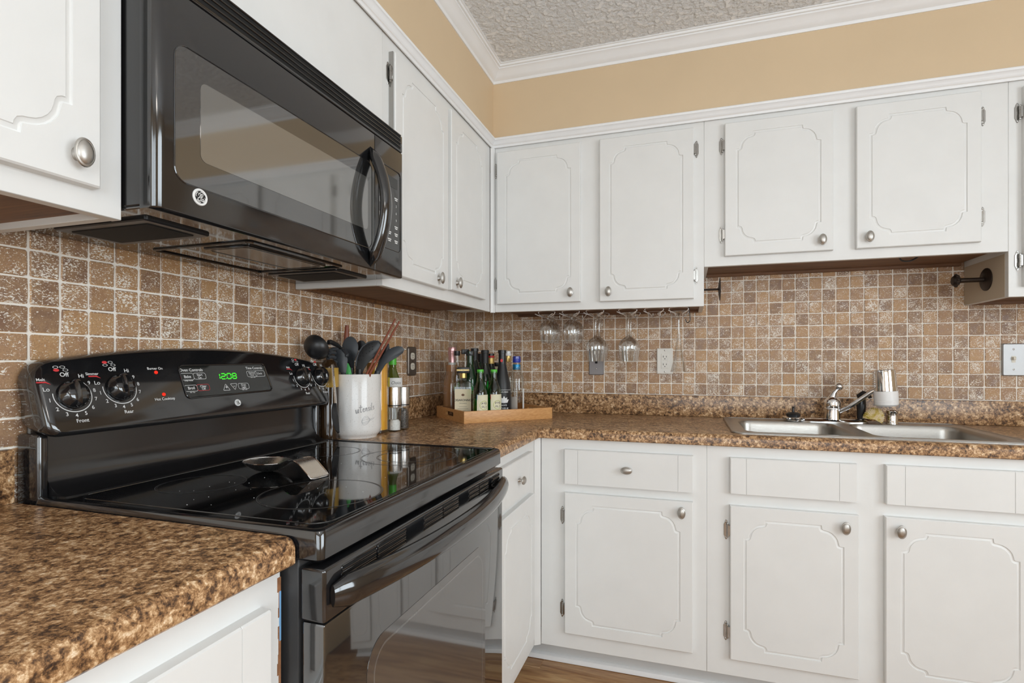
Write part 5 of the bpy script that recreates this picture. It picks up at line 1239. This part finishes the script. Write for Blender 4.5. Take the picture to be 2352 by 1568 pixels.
bm = B(); lathe(bm, [(r+.0002, H*.66), (r+.0006, H*.665), (r+.0006, H*.895), (r+.0002, H*.90)], p, 26); obj('label', bm, 'old_gold', c)
# wine bottle with green cap
p = P(901.5, 900, 'x', .078); p.z = CT; H = .292; r = .0365; pr = wine_prof(H, r, .0135, .52, .20)
c = thing('wine_bottle', 'olive green wine bottle with bright green capsule near the grinders', 'bottle', p); bm = B(); lathe(bm, pr, p, 28); obj('glass', bm, 'olive_bottle', c, ang=50)
bm = B(); lathe(bm, foil(H, .80, .0138), p, 22); obj('capsule', bm, 'green_cap', c)
zl = ztop(p, 887)-CT; zl1 = ztop(p, 867)-CT; obj('label', patch(p, r+.0003, -.010, .050, .03, zl1), 'paper_white', c); obj('label_yellow', patch(p, r+.0004, -.045, -.0105, .03, zl1+.002), 'paper_yellow', c)
bm = B(); text(bm, 'Choice', .0165, Matrix.Translation((.0135, (zl+zl1)/2-.002, .0008)), shear=.3, ratio=.8); wrap(bm, p, r); tag(obj('label_print', bm, 'ink', c), kind='stuff')
bm = B(); prism(bm, rrect(-.030, -.017, (zl+zl1)/2-.003, (zl+zl1)/2+.006, .001, 2), .0006, .0009); wrap(bm, p, r); obj('label_mark', bm, 'ink', c)
# grinders
for px, py, lab_, fm, fl, xx in ((906.5, 985, 'salt grinder with steel top and clear glass base', 'salt', .46, .150), (925.5, 980, 'pepper grinder with steel top and dark peppercorns', 'peppercorn', .86, .150)):
    p = P(px, 940, 'x', xx); p.z = CT; H = ztop(p, 888)-CT; r = .0225; zb = H*.565
    c = thing('grinder', lab_, 'grinder', p)
    bm = B(); lathe(bm, [(0, .002), (r*.92, 0), (r, .004), (r, zb-.002), (0, zb-.002)], p, 28); obj('glass_base', bm, 'bottle_clear', c)
    bm = B(); n = 10; lathe(bm, [(0, .005), (r*.86, .005), (r*.86, zb*fl*.8), (r*.6, zb*fl), (0, zb*fl*1.04)], p, 24); obj('contents', bm, fm, c)
    bm = B(); lathe(bm, [(r*1.02, zb-.003), (r*1.04, zb), (r*1.04, H-.003), (r*1.0, H), (0, H)], p, 32); obj('steel_top', bm, 'steel', c)
    bm = B(); lathe(bm, [(r*1.045, zb+.001), (r*1.05, zb+.002), (r*1.05, zb+.004), (r*1.045, zb+.005)], p, 28); obj('band', bm, 'black_satin', c)
# ================================================================== SPOON REST ON THE COOKTOP
e0 = P(574, 1050, 'z', CK+.026); e1 = P(738, 1092, 'z', CK+.004); sd_ = (e1-e0); sd_.z = 0; Ls = sd_.length; sd_.normalize(); sn = Vector((-sd_.y, sd_.x, 0))
c = thing('spoon_rest', 'brushed steel spoon rest lying on the black cooktop', 'spoon rest', Vector((e0.x, e0.y, CK)))
def srf(s, t_):
    if s < .52:
        k = s/.52; wdt = .0445*math.sqrt(max(0, 1-(2*k-1)**2)); wdt = max(wdt, .0165 if k > .5 else .0005)
        rr = min(1., math.hypot(2*k-1, t_*(wdt/.0445 if wdt else 0))); z = .0012+.022*rr**2.2
    else:
        k = (s-.52)/.48; wdt = .0165+.008*min(1, k*2.0)
        if k > .94: wdt *= math.sqrt(max(.05, 1-((k-.94)/.06)**2))*.35+.65
        z = .0232+.012*math.sin(min(1, k/.75)*math.pi*.75)-.034*max(0, (k-.45)/.55)**1.7
        z = max(z, .0012)
    return e0.to_2d().to_3d()+sd_*(s*Ls)+sn*(t_*wdt)+Vector((0, 0, .9296+z))
nS, nT = 48, 12; bm = B()
for off in (0, -.0010):
    g = [[bm.verts.new(srf(i/nS, -1+2*j/nT)+Vector((0, 0, off))) for j in range(nT+1)] for i in range(nS+1)]
    for i in range(nS):
        for j in range(nT): bm.faces.new((g[i][j], g[i+1][j], g[i+1][j+1], g[i][j+1]))
obj('tray', bm, 'steel', c, ang=60)
ed = [srf(i/nS, 1) for i in range(nS+1)]+[srf(1-i/nS, -1) for i in range(nS+1)]; ded = [ed[0]]
for q in ed[1:]:
    if (q-ded[-1]).length > 1e-4: ded.append(q)
bm = B(); tube(bm, ded, .0011, 6, up=(0, 0, 1)); obj('rolled_edge', bm, 'chrome', c)
# ================================================================== CEILING LAMP (behind the photographer)
c = thing('ceiling_light', 'ceiling light with warm white glass diffuser on a short stem', 'lamp', (1.75, -3.0, CEIL))
LZ = CEIL-.24
bm = B(); lathe(bm, [(0, 0), (.07, 0), (.075, -.012), (.06, -.03), (.010, -.034), (.010, -.22), (.03, -.235), (0, -.235)][::-1], (1.75, -3.0, CEIL), 36); obj('stem', bm, 'nickel', c)
bm = B(); lathe(bm, [(.06*math.sin(math.pi*k/12)*2.6+.0001, .075-.15*k/12) for k in range(13)][::-1], (1.75, -3.0, LZ-.07), 36); obj('diffuser', bm, 'lamp_diffuser', c)
